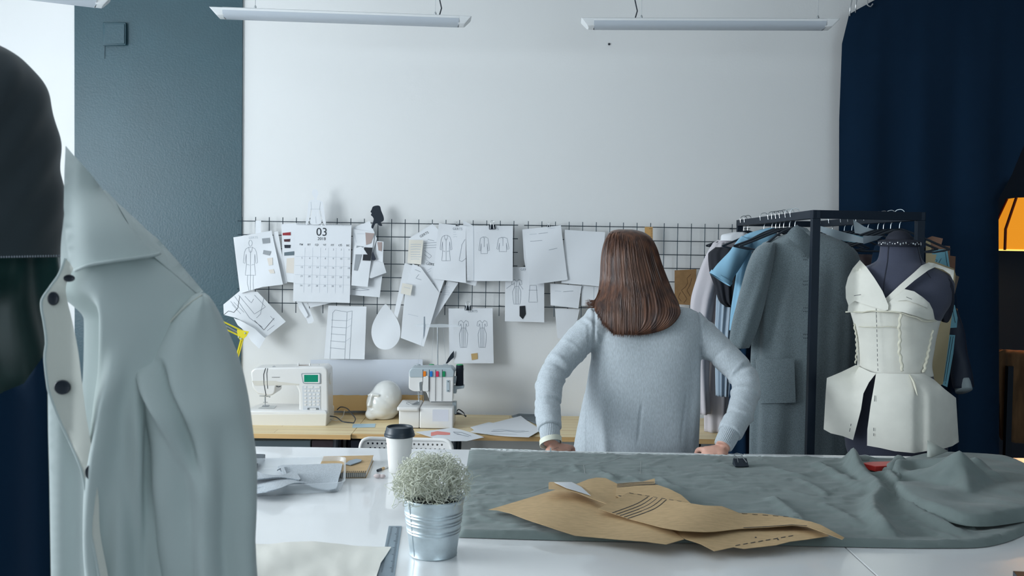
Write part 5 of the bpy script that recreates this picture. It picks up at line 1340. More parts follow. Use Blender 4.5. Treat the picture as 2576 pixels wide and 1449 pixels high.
# watch on the left wrist
wc = armL[-1] + Vector((0, 0, .008)); ax = (armL[-1] - armL[-2]).normalized()
def wr(a, r, k): 
    e1 = ax.orthogonal().normalized(); e2 = ax.cross(e1); return wc + e1 * math.cos(a) * r + e2 * math.sin(a) * r * 1.0 + ax * k
mb = MB(); N = 48
tilt = lambda a: .006 * math.sin(a + 1)
mb.rings([[wr(2 * PI * j / N, r, k + tilt(2 * PI * j / N)) for j in range(N)] for r, k in ((.0345, -.009), (.0362, -.009), (.0362, .009), (.0345, .009), (.0345, -.009))], caps=False)
w_o = mb.build('watch_strap', M['strap'], person)
mb = MB(); mb.prism([(1383.5, 1127), (1386.5, 1126.5), (1386.5, 1140), (1383.5, 1140.5)], pw(3.024), 0, .003); mb.build('strap_loop', M['grey_plastic'], w_o)
for k in range(5): MB().ball(P(1390 + k * 3.4, 1130.5 - k * 1.2, 3.0245 + k * .0012), .0011, .0008, .0011, n=6, k=4).build('strap_hole', M['black_plastic'], w_o)
# hair
hrows = [(577, 1556, 1590, .008), (579, 1545, 1604, .035), (584, 1535, 1620, .058), (595, 1526, 1636, .078), (620, 1518, 1651, .096), (660, 1513, 1664, .106), (700, 1511, 1679, .106), (740, 1506, 1696, .088, -.035), (765, 1497, 1708, .055, -.072), (782, 1497, 1711, .034, -.098), (800, 1509, 1703, .023, -.113), (822, 1524, 1680, .014, -.124), (836, 1538, 1644, .008, -.130), (842, 1548, 1612, .004, -.133)]
HD = 3.37
def hfold(t_, y):
    a = sm(580, 640, y)
    return a * (.0040 * nz3(math.cos(t_) * 5 + t_ * 1.2, y * .004, 1) + .0022 * nz3(t_ * 14, y * .006, 5) + .0011 * math.sin(t_ * 70 + 2 * math.sin(y * .02)))
mb = MB(); loft(hrows, HD, hfold, 110, 420, mb=mb)
ys_ = [r[0] for r in hrows]
HXL = lambda y: float(pchip(ys_, [r[1] for r in hrows], [y])[0]); HXR = lambda y: float(pchip(ys_, [r[2] for r in hrows], [y])[0])
HTH = lambda y: float(pchip(ys_, [r[3] for r in hrows], [y])[0]); HDD = lambda y: float(pchip(ys_, [(r[4] if len(r) > 4 else 0) for r in hrows], [y])[0])
def hs(x, y, off=.0):
    xl, xr = HXL(y), HXR(y); c = (xl + xr) / 2; hw = (xr - xl) / 2; t_ = max(-.995, min(.995, (x - c) / hw))
    return P(x, y, HD + HDD(y) - (HTH(y) + off) * math.sqrt(1 - t_ * t_))
rnd = random.Random(11)
FX = [-1, -.89, -.75, -.55, 0, .43, .8, 1]; FY = [775, 800, 822, 841, 842, 832, 808, 782]
for i in range(760):
    f = rnd.uniform(-.99, .99); y0 = rnd.uniform(581, 690) if i % 3 else rnd.uniform(690, 780); pts = []
    yend = float(pchip(FX, FY, [f])[0]) - rnd.uniform(-2, 10)
    lift = rnd.uniform(.0004, .0024); drift = rnd.uniform(-.03, .03)
    for k in range(14):
        y = y0 + (yend - y0) * k / 13; yq = min(y, 778)
        c = (HXL(yq) + HXR(yq)) / 2; hw = (HXR(yq) - HXL(yq)) / 2
        x = c + (f + drift * k / 13) * hw * (.985 if y < 600 else 1)
        x = max(HXL(y) - 1, min(HXR(y) + 1, x))
        pts.append(hs(x, y, lift))
    dr = (pts[-1] - pts[-2]).normalized()
    pts.append(pts[-1] + dr * rnd.uniform(.003, .012) + Vector((f * .003 + rnd.uniform(-.002, .002), 0, 0)))
    w0 = rnd.uniform(.0008, .0019)
    mb.tube(spline(pts, 16)[0], [w0 * .6] + [w0] * 12 + [w0 * .7, w0 * .5, w0 * .15], 5)
for i in range(46):   # flicked out ends on the left
    yb = rnd.uniform(755, 775); a = P(1506 + rnd.uniform(0, 10), yb - 26, HD - .05); b = P(1494, yb, HD - .06); c = P(1474 + rnd.uniform(-6, 10), yb + rnd.uniform(-6, 4), HD - .06)
    mb.tube(spline([a, b, c], 10)[0], [.0016, .0016, .0015, .0014, .0013, .0011, .0009, .0007, .0005, .0002], 5)
mb.build('hair', M['hair'], person, smooth=180)

# ================================================================== steel clothes rack
RZ = 1.775; RH = .03
A_ = Vector((1.083, 3.42, 0)); B2 = Vector((1.150, 4.84, 0)); C_ = Vector((1.478, 3.47, 0)); D_ = Vector((1.545, 4.86, 0))
rk = thing('clothes_rack', 'black square tube clothes rack standing between pattern grid and curtain', 'clothes rack', (1.3, 4.1, 0))
for p in (A_, B2, C_, D_): MB().bar(p, p + Vector((0, 0, RZ - RH)), .028, .028).build('post', M['rack'], rk, bevel=.001)
for a, b in ((A_, B2), (C_, D_), (A_, C_), (B2, D_)):
    u = (b - a).normalized() * .014
    MB().bar(a - u + Vector((0, 0, RZ - RH / 2)), b + u + Vector((0, 0, RZ - RH / 2)), .028, RH).build('top_rail', M['rack'], rk, bevel=.001)
    MB().bar(a + u * 1.02 + Vector((0, 0, .14)), b - u * 1.02 + Vector((0, 0, .14)), .025, .025).build('bottom_rail', M['rack'], rk)
def hanger(label, rail, k, w_=.20, drop=.075, rot=0.0, group='black clothes hangers on the rack', bar=True):
    a, b = rail; p = a.lerp(b, k); z = RZ
    t = thing('clothes_hanger', label, 'hanger', (0, 0, 0), group)
    hk = [(-.017, 0, -.018), (-.019, 0, .000), (-.011, 0, .013), (.003, 0, .016), (.016, 0, .008), (.019, 0, -.008), (.012, 0, -.024), (.002, 0, -.038), (0, 0, -.060)]
    MB().tube(spline(hk, 30)[0], .0016, 7).build('hook', M['steel'], t)
    sh = [(-w_, 0, -.060 - drop), (-w_ * .8, 0, -.060 - drop * .80), (-.03, 0, -.068), (0, 0, -.060), (.03, 0, -.068), (w_ * .8, 0, -.060 - drop * .80), (w_, 0, -.060 - drop)]
    mb = MB(); mb.tube(spline(sh, 30)[0], .0045, 8)
    if bar: mb.tube([(-w_, 0, -.060 - drop), (-w_ * .7, 0, -.060 - drop - .012), (w_ * .7, 0, -.060 - drop - .012), (w_, 0, -.060 - drop)], .0035, 8)
    mb.build('shoulders', M['black_plastic'], t)
    t.location = (p.x, p.y, z - .016 + .018); t.rotation_euler = (0, 0, rot)
    return t
AB = (A_, B2); CD = (C_, D_)
hanger('black hanger furthest left on the rack, over the white blouse', AB, .93, rot=.25)
hanger('black hanger next to the white blouse hanger, second from the wall', AB, .86, rot=.2)
hanger('black hanger in the light blue shirt', AB, .60, .19, rot=.1)
hanger('black hanger with a notched arm just behind the grey coat', AB, .34, .21, rot=.12)
hanger('black hanger right behind the grey coat collar', AB, .27, .20, rot=.05)
hanger('black hanger carrying the grey wool coat, nearest on the left rail', AB, .21, .165, .10, rot=.02)
for k, u in enumerate((.44, .49, .39)): hanger('bunched steel hanger hook in the middle of the left rail', AB, u, .17, rot=.15)
for k, u in enumerate((.15, .22, .28, .33, .42, .50, .58, .66, .80, .90)): hanger('black hanger on the right rail in the dark', CD, u, .19, rot=.12 * (k % 3 - 1), group='hangers on the right rail in the dark')

# garments ---------------------------------------------------------------
def garment(name, label, cat, rows, d, m, fold, extra=(), power=.9, nz=60, nt=90, group=None):
    t = thing(name, label, cat, P((rows[0][1] + rows[0][2]) / 2, rows[0][0], d), group)
    loft(rows, d, fold, nz, nt, power=power).build('body', m, t, smooth=180)
    return t
def fo(seed, amp=.006, freq=9):
    return lambda t_, y: amp * (math.sin(t_ * freq + seed + .6 * math.sin(y * .012)) * sm(0, 200, abs(y - 590)) + .8 * nz3(math.cos(t_) * 2 + seed, math.sin(t_) * 2, y * .008))
# white blouse
t = garment('white_blouse', 'long pale pinkish white blouse hanging nearest the wall grid', 'blouse', [(596, 1850, 1880, .02), (606, 1800, 1872, .03), (625, 1785, 1862, .045), (680, 1790, 1850, .05), (760, 1790, 1842, .05), (900, 1778, 1835, .05), (1000, 1772, 1832, .05), (1084, 1772, 1826, .05)], 4.62, M['pink_cloth'], fo(1, .006, 7))
loft([(610, 1795, 1830, .02), (640, 1776, 1826, .035), (700, 1753, 1812, .045), (760, 1738, 1796, .05), (850, 1734, 1784, .048), (960, 1744, 1782, .04), (1040, 1752, 1784, .04)], 4.55, fo(2, .006, 5), 60, 60).build('sleeve', M['pink_cloth'], t, smooth=180)
loft([(584, 1846, 1874, .018), (592, 1815, 1880, .03), (606, 1812, 1876, .035)], 4.58, fo(3, .004, 5), 14, 40).build('collar', M['paper'], t, smooth=180)
garment('black_blouse', 'crumpled black top between the white blouse and blue shirt', 'blouse', [(622, 1800, 1850, .02), (640, 1782, 1862, .04), (680, 1786, 1860, .05), (720, 1800, 1856, .05), (758, 1812, 1852, .05), (772, 1830, 1850, .03)], 4.42, M['black_cloth'], fo(4, .007, 11))
garment('organza_blouse', 'pale blue grey frayed blouse hanging behind the black top', 'blouse', [(690, 1808, 1850, .03), (760, 1804, 1852, .04), (850, 1800, 1846, .04), (940, 1803, 1842, .04), (995, 1804, 1838, .04)], 4.45, M['sheer'], fo(5, .007, 12))
t = garment('blue_shirt', 'light blue short sleeved shirt hanging beside the grey coat', 'shirt', [(573, 1936, 1950, .012), (580, 1905, 1952, .025), (592, 1872, 1953, .04), (606, 1860, 1952, .05), (650, 1858, 1948, .055), (700, 1852, 1945, .055), (780, 1842, 1930, .05), (832, 1838, 1920, .05)], 4.12, M['blue_shirt'], fo(6, .006, 9))
pts = spline([P(1880, 606, 4.08), P(1855, 640, 4.06), P(1828, 680, 4.05), P(1812, 704, 4.05)], 40)[0]
mb = MB(); mb.tube(pts, [.030 + .020 * k / 39 for k in range(40)], 40, disp=lambda s, th: .003 * math.sin(th * 3 + s * 8), caps=False, squash=.8); mb.build('sleeve', M['blue_shirt'], t, smooth=180, thick=.002)
pts2 = pts[36:]; mb = MB(); mb.tube([p for p in pts2], [.0515] * len(pts2), 40, disp=lambda s, th: .003 * math.sin(th * 3 + 8), caps=False, squash=.8); mb.build('sleeve_hem', M['blue_shirt'], t, smooth=180, thick=.002)
garment('navy_trousers', 'narrow dark navy trousers between the blouse and grey coat', 'trousers', [(625, 1862, 1886, .015), (660, 1858, 1890, .03), (860, 1850, 1890, .04), (960, 1838, 1886, .04), (1060, 1832, 1890, .05), (1200, 1826, 1890, .05), (1330, 1820, 1890, .05)], 4.27, M['curtain'], fo(7, .004, 6))
# grey wool coat
crow = [(584, 1996, 2058, .03), (590, 1975, 2082, .045), (602, 1942, 2112, .06), (615, 1915, 2136, .07), (640, 1904, 2152, .085), (700, 1900, 2152, .10), (800, 1895, 2148, .105), (900, 1890, 2145, .11), (1000, 1888, 2140, .11), (1140, 1886, 2132, .115), (1300, 1884, 2130, .12), (1420, 1884, 2130, .12)]
def cfold(t_, y):
    a = sm(640, 860, y)
    return .006 * a * math.sin(t_ * 8 + 1 + y * .002) + .004 * a * math.sin(t_ * 13 + 2) + .008 * nz3(math.cos(t_) * 2.2, math.sin(t_) * 1.5 + y * .004, y * .006)
t = garment('wool_coat', 'long grey wool coat with stand collar behind the rack post', 'coat', crow, 3.72, M['coat'], cfold, power=.85, nz=90, nt=140)
loft([(610, 1925, 1950, .02), (622, 1904, 1950, .045), (660, 1882, 1945, .065), (710, 1866, 1935, .062), (770, 1850, 1920, .055), (820, 1839, 1905, .052), (862, 1834, 1888, .05), (874, 1838, 1882, .045)], 3.69, fo(8, .004, 5), 50, 60).build('sleeve', M['coat'], t, smooth=180)
loft([(622, 2128, 2145, .02), (640, 2122, 2160, .045), (700, 2126, 2172, .055), (800, 2128, 2172, .055), (900, 2120, 2166, .05), (960, 2118, 2160, .05)], 3.70, fo(9, .004, 5), 50, 60).build('sleeve', M['coat'], t, smooth=180)
mb = MB(); patch(mb, [(1976, 592), (1990, 575), (2005, 565), (2021, 579), (2037, 594), (2035, 614), (2040, 642), (2032, 652), (2012, 622), (1992, 606)], lambda u, v, off: P(u, v, 3.655 - .02 * math.sin((u - 1976) / 64 * PI) - .0006 * max(0, v - 600) - off), 7, 0, thick=.006)
patch(mb, [(1990, 578), (2005, 568), (2030, 574), (2046, 592), (2044, 612), (1990, 606)], lambda u, v, off: P(u, v, 3.71 - off), 8, 0, thick=.006)
mb.build('stand_collar', M['coat'], t, smooth=60)
def fdep(rows, d, power=1.0):
    ys = [r[0] for r in rows]
    def f(px, py):
        py = min(max(py, ys[0]), ys[-1])
        xl = float(pchip(ys, [r[1] for r in rows], [py])[0]); xr = float(pchip(ys, [r[2] for r in rows], [py])[0]); th = float(pchip(ys, [r[3] for r in rows], [py])[0])
        dd = float(pchip(ys, [(r[4] if len(r) > 4 else 0) for r in rows], [py])[0])
        c = (xl + xr) / 2; hw = (xr - xl) / 2; k = max(-.98, min(.98, (px - c) / hw))
        C0 = P(c, py, d + dd); H = (P(xr, py, d + dd) - C0).length; n_ = math.hypot(C0.x, C0.y); H *= C0.y / n_
        if power != 1.0: k0 = math.copysign(abs(k) ** (1 / power), k); s_ = (1 - k0 * k0) ** (.5 * power)
        else: s_ = math.sqrt(1 - k * k)
        return C0.y - C0.x / n_ * H * k - C0.y / n_ * th * s_
    return f
cdp = fdep(crow, 3.72, .85)
mb = MB(); patch(mb, [(1900, 904), (1998, 901), (2002, 1013), (1908, 1015)], lambda u, v, off: P(u, v, cdp(u, v) - .010 - off), 12, 0, thick=.003)
mb.build('patch_pocket', M['coat'], t, smooth=60)
mb = MB()
for y in (643, 706, 773, 840):
    for dx in (0, 4, 8): stroke(mb, [(2022 + dx, y), (2022 + dx, y + 3)], lambda u, v, off=0: P(u, v, cdp(u, v) - .012 - off), 1.6, 0)
    for dx in (0, 4, 8): stroke(mb, [(2022 + dx, y + 9), (2022 + dx, y + 12)], lambda u, v, off=0: P(u, v, cdp(u, v) - .012 - off), 1.6, 0)
mb.build('tacking_stitch', M['ink_dark'], t)
# dark clothes on the right rail
garment('dark_jacket', 'dark brown jacket half hidden behind the dress form neck', 'jacket', [(640, 2160, 2200, .03), (655, 2140, 2230, .05), (700, 2135, 2250, .06), (900, 2130, 2250, .06), (1200, 2130, 2250, .06)], 4.35, flat('dark_brown_cloth', 52, 38, 42), fo(10, .006, 9))
garment('black_dress', 'black garment on the right rail furthest from the window', 'dress', [(600, 2240, 2300, .02), (620, 2200, 2325, .04), (700, 2190, 2335, .06), (900, 2200, 2330, .06), (1200, 2200, 2330, .06)], 4.1, M['curtain'], fo(11, .006, 9))
t = garment('navy_coat', 'long dark navy coat behind the blue tissue patterns, cuff turned back', 'coat', [(606, 2330, 2350, .015), (625, 2320, 2378, .03), (700, 2325, 2392, .04), (760, 2335, 2405, .05), (900, 2335, 2410, .06), (1200, 2335, 2405, .06), (1528, 2335, 2405, .06)], 4.25, M['curtain'], fo(12, .005, 7))
pts = spline([P(2392, 780, 4.2), P(2406, 850, 4.15), P(2416, 920, 4.1), P(2424, 976, 4.08)], 30)[0]
MB().tube(pts, [.030 + .012 * k / 29 for k in range(30)], 28, disp=lambda s, th: .003 * math.sin(th * 2 + s * 12)).build('sleeve', flat('navy_cloth', 34, 44, 62), t, smooth=180)
MB().tube(spline([P(2419, 958, 4.09), P(2425, 984, 4.07)], 8)[0], .045, 28, disp=lambda s, th: .002 * math.sin(th * 3), squash=.7).build('turned_cuff', flat('pale_cuff', 170, 182, 186), t, smooth=180)
# translucent pattern sheets on the rail
def hang_sheet(label, poly, d, m, lns=(), name='hanging_pattern', group='paper patterns hung on the rack'):
    mb = MB(); fn = lambda u, v, off=0: P(u, v, d - off + .008 * math.sin(u * .06 + v * .03))
    patch(mb, poly, fn, 10, 0, thick=.0012)
    for l in lns: stroke(mb, l, fn, 1.2, 1, off=.002, step=6)
    return tag(mb.build(name, [m, M['ink_dark']]), label, 'paper pattern', group)
pale = flat('pale_sheet', 158, 172, 180); aqua = M['paper_blue']; tan = flat('tan_sheet', 176, 160, 124); rust = flat('rust_card', 132, 96, 76)
hang_sheet('long pale grey translucent sheet on the rack right of the post', [(2058, 567), (2112, 581), (2178, 600), (2172, 612), (2114, 604), (2066, 584)], 3.60, pale)
hang_sheet('turquoise pattern sheet beside the pale sheet on the rack', [(2112, 582), (2172, 596), (2200, 596), (2190, 606), (2150, 610), (2120, 606)], 3.64, aqua)
hang_sheet('pointed pale sheet standing up between the hanger hooks', [(2146, 552), (2174, 570), (2206, 580), (2182, 592), (2150, 586)], 3.95, pale)
hang_sheet('small pale folded sheet left of the dress form cap', [(2171, 593), (2222, 593), (2205, 604), (2172, 614)], 3.58, flat('dim_sheet', 120, 132, 142))
hang_sheet('brown kraft pattern topmost beside the dress form neck', [(2330, 600), (2345, 594), (2372, 600), (2362, 640), (2330, 650)], 4.05, rust)
hang_sheet('rust coloured card behind the blue tissue pattern', [(2346, 617), (2390, 619), (2390, 690), (2350, 690)], 3.98, rust)
hang_sheet('bright blue tissue pattern with black outline lines', [(2339, 628), (2383, 627), (2390, 676), (2345, 680)], 3.93, aqua, [[(2341, 634), (2378, 633), (2384, 674)], [(2345, 652), (2358, 654), (2350, 668)], [(2368, 650), (2356, 672)]])
hang_sheet('narrow rust card right of the blue tissue pattern', [(2389, 643), (2404, 645), (2402, 690), (2390, 690)], 4.0, rust)
hang_sheet('slim brown card edge low beside the dress form shoulder', [(2400, 690), (2413, 696), (2400, 745), (2392, 760)], 3.98, flat('dim_brown', 98, 82, 66))
hang_sheet('long tan kraft pattern hanging behind the dress form side', [(2329, 606), (2340, 606), (2345, 640), (2356, 640), (2352, 658), (2400, 676), (2404, 690), (2396, 780), (2384, 880), (2372, 966), (2330, 990), (2328, 800)], 3.86, tan)
hang_sheet('small blue tissue piece with folded edge right of the tan pattern', [(2392, 760), (2402, 768), (2409, 800), (2407, 824), (2390, 825)], 3.90, aqua, [[(2396, 776), (2403, 812)]])
hang_sheet('lowest long blue tissue strip with pencil lines beside the dress form', [(2387, 842), (2403, 843), (2398, 890), (2383, 974), (2370, 968)], 3.90, aqua, [[(2398, 846), (2378, 966)], [(2392, 846), (2374, 960)]])
tag(MB().prism([(2150, 1120), (2300, 1120), (2300, 1420), (2150, 1420)], pw(3.78), 0, .10).build('teal_box', flat('teal_box', 40, 104, 124), bevel=.003), 'teal box standing on the floor behind the dress form', 'box')

# ================================================================== curtain and alcove
cpoly = [(2136, 36), (2160, 22), (2200, 0), (2300, -70), (2640, -70), (2620, 320), (2576, 365), (2545, 440), (2512, 500), (2513, 900), (2514, 1600), (2112, 1600), (2110, 600), (2111, 300), (2118, 110)]
mb = MB(); patch(mb, cpoly, lambda u, v, off: P(u, v, 4.88 - off + .014 * math.sin(u * .045 + .6 * math.sin(v * .004)) * sm(0, 500, v + 60) + .004 * math.sin(u * .11 + v * .003)), 26, 0, thick=.006)
o = tag(mb.build('curtain', M['curtain'], smooth=60), 'tall black curtain hanging from hooks at the right', 'curtain')
rod = thing('curtain_rod', 'steel curtain rod above the frame with curtain hooks', 'curtain rod', (2.4, 4.88, 3.0))
MB().tube([(1.62, 4.88, 3.05), (3.2, 4.88, 3.05)], .012, 12).build('rod', M['steel'], rod)
for (px, py) in ((2138, 36), (2152, 28)):
    MB().tube(spline([P(px, py + 4, 4.875), P(px + 1, py - 14, 4.86), P(px + 5, py - 40, 4.86), Vector((P(px + 6, 0, 4.86).x, 4.88, 3.06))], 16)[0], .003, 8).build('curtain_hook', M['steel'], rod)
MB().tube(spline([P(2196, 10, 4.86), P(2190, 17, 4.86), P(2182, 12, 4.86), P(2182, -10, 4.86), P(2184, -40, 4.87)], 18)[0], .004, 8).build('curtain_hook', M['steel'], rod)
# lamp with six sided orange shade
LD = 5.55; lc = P(2602, 560, LD)
t = thing('floor_lamp', 'lit orange six sided lamp shade behind the curtain edge', 'lamp', (lc.x, LD, 0))
zs = [P(2586, y, LD).z for y in (499, 578, 630)]; rs_ = [.142, .215, .215]
hexr = lambda r, z: [Vector((lc.x + r * math.cos(k * PI / 3 + .35), LD + r * math.sin(k * PI / 3 + .35), z)) for k in range(6)]
mb = MB(); mb.rings([hexr(r, z) for r, z in zip(rs_, zs)], caps=False); mb.build('lamp_shade', M['shade'], t, smooth=0, thick=.002)
for k in range(6):
    a, b, c = [hexr(r + .002, z)[k] for r, z in zip(rs_, zs)]
    MB().tube([a, b, c], .008, 6).build('shade_rib', flat('dark_red_trim', 120, 40, 20), t)
mb = MB(); mb.rings([hexr(.217, zs[2] - .004), hexr(.217, zs[2] + .004)], caps=False); mb.build('shade_rim', M['shade_rim'], t, smooth=0, thick=.004)
MB().tube([(lc.x, LD, .02), (lc.x, LD, zs[1])], .012, 12).build('pole', M['black_plastic'], t)
MB().lathe([(.14, 0), (.14, .02), (.02, .03)], (lc.x, LD, 0), 24).build('base', M['black_plastic'], t)
MB().ball((lc.x, LD, zs[1]), .03, .03, .04).build('bulb', M['shade_rim'], t)
l = bpy.data.lights.new('lamp_bulb_light', 'POINT'); l.energy = 9; l.color = (1, .6, .25); l.shadow_soft_size = .04
lo = bpy.data.objects.new('lamp_bulb_light', l); COL.objects.link(lo); lo.location = (lc.x, LD, zs[2] + .02)
# brown plush throw over a chair
t = thing('plush_throw', 'brown plush throw draped over a chair back below the lamp', 'throw', P(2600, 1100, 5.3))
loft([(884, 2516, 2690, .02), (890, 2506, 2704, .04), (920, 2502, 2708, .06), (1000, 2508, 2704, .06), (1106, 2514, 2700, .06), (1116, 2520, 2690, .05)], 5.28, lambda t_, y: .008 * math.sin(t_ * 12) + .004 * nz3(t_ * 6, y * .05, 0), 50, 90).build('cloth', M['plush'], t, smooth=180)
x0, x1 = P(2520, 1000, 5.3).x, P(2690, 1000, 5.3).x
for xx in (x0 + .03, x1 - .03): MB().box(xx - .015, xx + .015, 5.27, 5.30, 0, 1.0).build('chair_post', M['black_plastic'], t)

# ================================================================== dress form with the muslin toile
FD = 3.30
frow = [(618, 2214, 2311, .048), (640, 2211, 2315, .050), (655, 2206, 2322, .054), (666, 2190, 2338, .062), (676, 2166, 2362, .070), (690, 2150, 2388, .082), (715, 2142, 2400, .095), (750, 2140, 2396, .105), (785, 2142, 2376, .115), (820, 2150, 2358, .105), (870, 2158, 2346, .090), (915, 2160, 2340, .088), (950, 2148, 2350, .095), (1010, 2128, 2372, .110), (1080, 2120, 2384, .118), (1130, 2124, 2382, .118), (1150, 2130, 2378, .112)]
t = thing('dress_form', 'slate grey dress form wearing an ivory muslin toile', 'dress form', (P(2258, 900, FD).x, FD, 0))
loft(frow, FD, None, 110, 96).build('torso', M['form'], t, smooth=180)
fx = P(2262, 610, FD).x
mb = MB(); z0 = P(2262, 617, FD).z
mb.lathe([(.066, -.004), (.069, .0), (.069, .012), (.064, .016), (.045, .020), (.043, .026), (.034, .040), (.018, .050), (.002, .052)], (fx, FD, z0), 40); mb.build('neck_cap', M['form_dark'], t)
mb = MB()
for k in range(26):
    a = PI + PI * k / 25; s_ = .3 + .7 * random.random()
    mb.ball((fx + .0695 * math.cos(a), FD + .0695 * math.sin(a), z0 + .006 + .003 * math.sin(k * 2.3)), .0035 * s_, .0015, .0045 * s_, n=6, k=4)
mb.build('silver_motif', M['steel'], t)
fdp = fdep(frow, FD)
on_f = lambda o_: (lambda u, v, off=0: P(u, v, fdp(u, v) - o_ - off))
mb = MB(); stroke(mb, [(2235, 620), (2232, 660), (2224, 705), (2222, 740)], on_f(.001), 2, 0, step=6); mb.build('princess_seam', M['form_dark'], t); mb = MB(); stroke(mb, [(2308, 622), (2320, 670), (2342, 700)], on_f(.001), 1.4, 0, step=6); mb.build('princess_seam', M['form_dark'], t)
mb = MB(); ac = [(2384, 700), (2398, 715), (2402, 745), (2396, 790), (2384, 812), (2372, 800), (2368, 760), (2372, 720)]
mb.prism(curve2(ac, 40, True), lambda x, y, dd: P(x, y, fdp(min(x, 2376), y) + .008) + Vector((0, dd, 0)), 0, .03); mb.build('armhole_plate', M['form_dark'], t, bevel=.003)
MB().tube([(P(2258, 900, FD).x, FD, .03), (P(2258, 900, FD).x, FD, P(2258, 1140, FD).z)], .016, 12).build('stand_pole', M['steel'], t)
MB().lathe([(.14, 0), (.14, .02), (.05, .035), (.02, .05)], (P(2258, 900, FD).x, FD, 0), 32).build('stand_base', M['black_plastic'], t)

tl = thing('muslin_toile', 'ivory muslin toile bodice with flared hip panels pinned on the form', 'garment', P(2240, 900, 3.15))
brow = [(770, 2132, 2372, .122), (800, 2140, 2366, .118), (822, 2146, 2360, .110), (870, 2154, 2350, .096), (915, 2156, 2344, .092), (940, 2150, 2348, .095)]
loft(brow, FD, lambda t_, y: .0015 * nz3(t_ * 3, y * .02, 0), 50, 90).build('bodice', M['muslin'], tl, smooth=180)
def mus(name, poly, dfn, step=9, m='muslin', th=.002, mats=None):
    mb = MB(); patch(mb, poly, lambda u, v, off: P(u, v, dfn(u, v) - off), step, 0, thick=th); return mb.build(name, M[m], tl, smooth=60)
bf_ = fdep(brow, FD)
# left pointed collar piece
mus('pointed_front', curve2([(2163, 654), (2140, 685), (2128, 716), (2130, 755), (2140, 772), (2170, 770), (2205, 775), (2230, 781), (2236, 771), (2225, 745), (2205, 712), (2184, 680)], 80, True) if False else [(2163, 654), (2145, 675), (2133, 698), (2127, 722), (2128, 750), (2134, 768), (2150, 757), (2170, 764), (2200, 773), (2226, 781), (2234, 779), (2235, 768), (2220, 732), (2200, 700), (2180, 672)], lambda u, v: fdp(max(u, 2160), v) - .028)
# right cup and strap
mus('bust_cup', [(2226, 768), (2240, 757), (2262, 738), (2275, 727), (2300, 733), (2322, 748), (2338, 762), (2347, 780), (2352, 806), (2338, 806), (2305, 795), (2270, 785), (2232, 782)], lambda u, v: fdp(u, v) - .018 - .016 * math.exp(-((u - 2290) / 36) ** 2 - ((v - 775) / 26) ** 2))
mus('cup_facing', [(2275, 727), (2300, 733), (2322, 748), (2338, 762), (2334, 776), (2310, 765), (2280, 755), (2256, 757), (2262, 740)], lambda u, v: fdp(u, v) - .024 - .016 * math.exp(-((u - 2290) / 36) ** 2 - ((v - 775) / 26) ** 2))
mus('left_cup', [(2134, 768), (2150, 757), (2185, 768), (2232, 780), (2232, 786), (2190, 783), (2160, 784), (2132, 786)], lambda u, v: fdp(max(u, 2158), v) - .022)
mus('shoulder_strap', [(2226, 752), (2262, 718), (2300, 685), (2318, 668), (2336, 660), (2350, 662), (2372, 670), (2400, 680), (2398, 706), (2390, 690), (2372, 678), (2352, 672), (2335, 680), (2300, 706), (2262, 738), (2236, 764), (2228, 762)], lambda u, v: fdp(min(u, 2378), v) - .012 - .006 * math.sin(max(0, min(1, (u - 2226) / 140)) * PI))
def seam_ruffle(name, pts, off, r=.0025, wob=.003, m='muslin_edge', dep=fdp):
    q, u, _ = spline([P(a, b, dep(max(2150, min(2360, a)), b) - off) for a, b in pts], 50)
    q = [p + Vector((wob * math.sin(i * .9) * .6, 0, wob * math.sin(i * .55) * .4)) for i, p in enumerate(q)]
    MB().tube(q, r, 8, squash=2.0).build(name, M[m], tl, smooth=180)
seam_ruffle('raw_seam', [(2127, 785), (2160, 785), (2200, 783), (2235, 784), (2270, 788), (2300, 798), (2330, 808), (2354, 808)], .026)
seam_ruffle('raw_seam', [(2266, 790), (2262, 820), (2264, 850), (2262, 880), (2268, 915), (2270, 935)], .030, dep=bf_ if False else fdp)
seam_ruffle('raw_seam', [(2148, 815), (2154, 850), (2155, 880), (2152, 915)], .012, dep=fdp)
seam_ruffle('raw_seam', [(2346, 830), (2338, 870), (2330, 910), (2324, 938)], .016, dep=fdp)
seam_ruffle('raw_seam', [(2160, 822), (2200, 823), (2240, 822), (2265, 826)], .022, r=.0014, wob=.001)
mb = MB()
bfn = lambda u, v, off=0: P(u, v, fdp(u, v) - .024 - off)
for k in range(13): stroke(mb, [(2204.5 + .3 * k, 780 + k * 12.2), (2204.8 + .3 * k, 787 + k * 12.2)], bfn, 1.3, 0)
stroke(mb, [(2204, 776), (2205, 812)], bfn, 1.0, 0, step=5)
for a in ([(2148, 744), (2166, 741)], [(2280, 747), (2294, 753)]): stroke(mb, a, lambda u, v, off=0: P(u, v, fdp(max(u, 2160), v) - .046 - off), 1.2, 0)
mb.build('tacking_line', M['ink_dark'], tl)
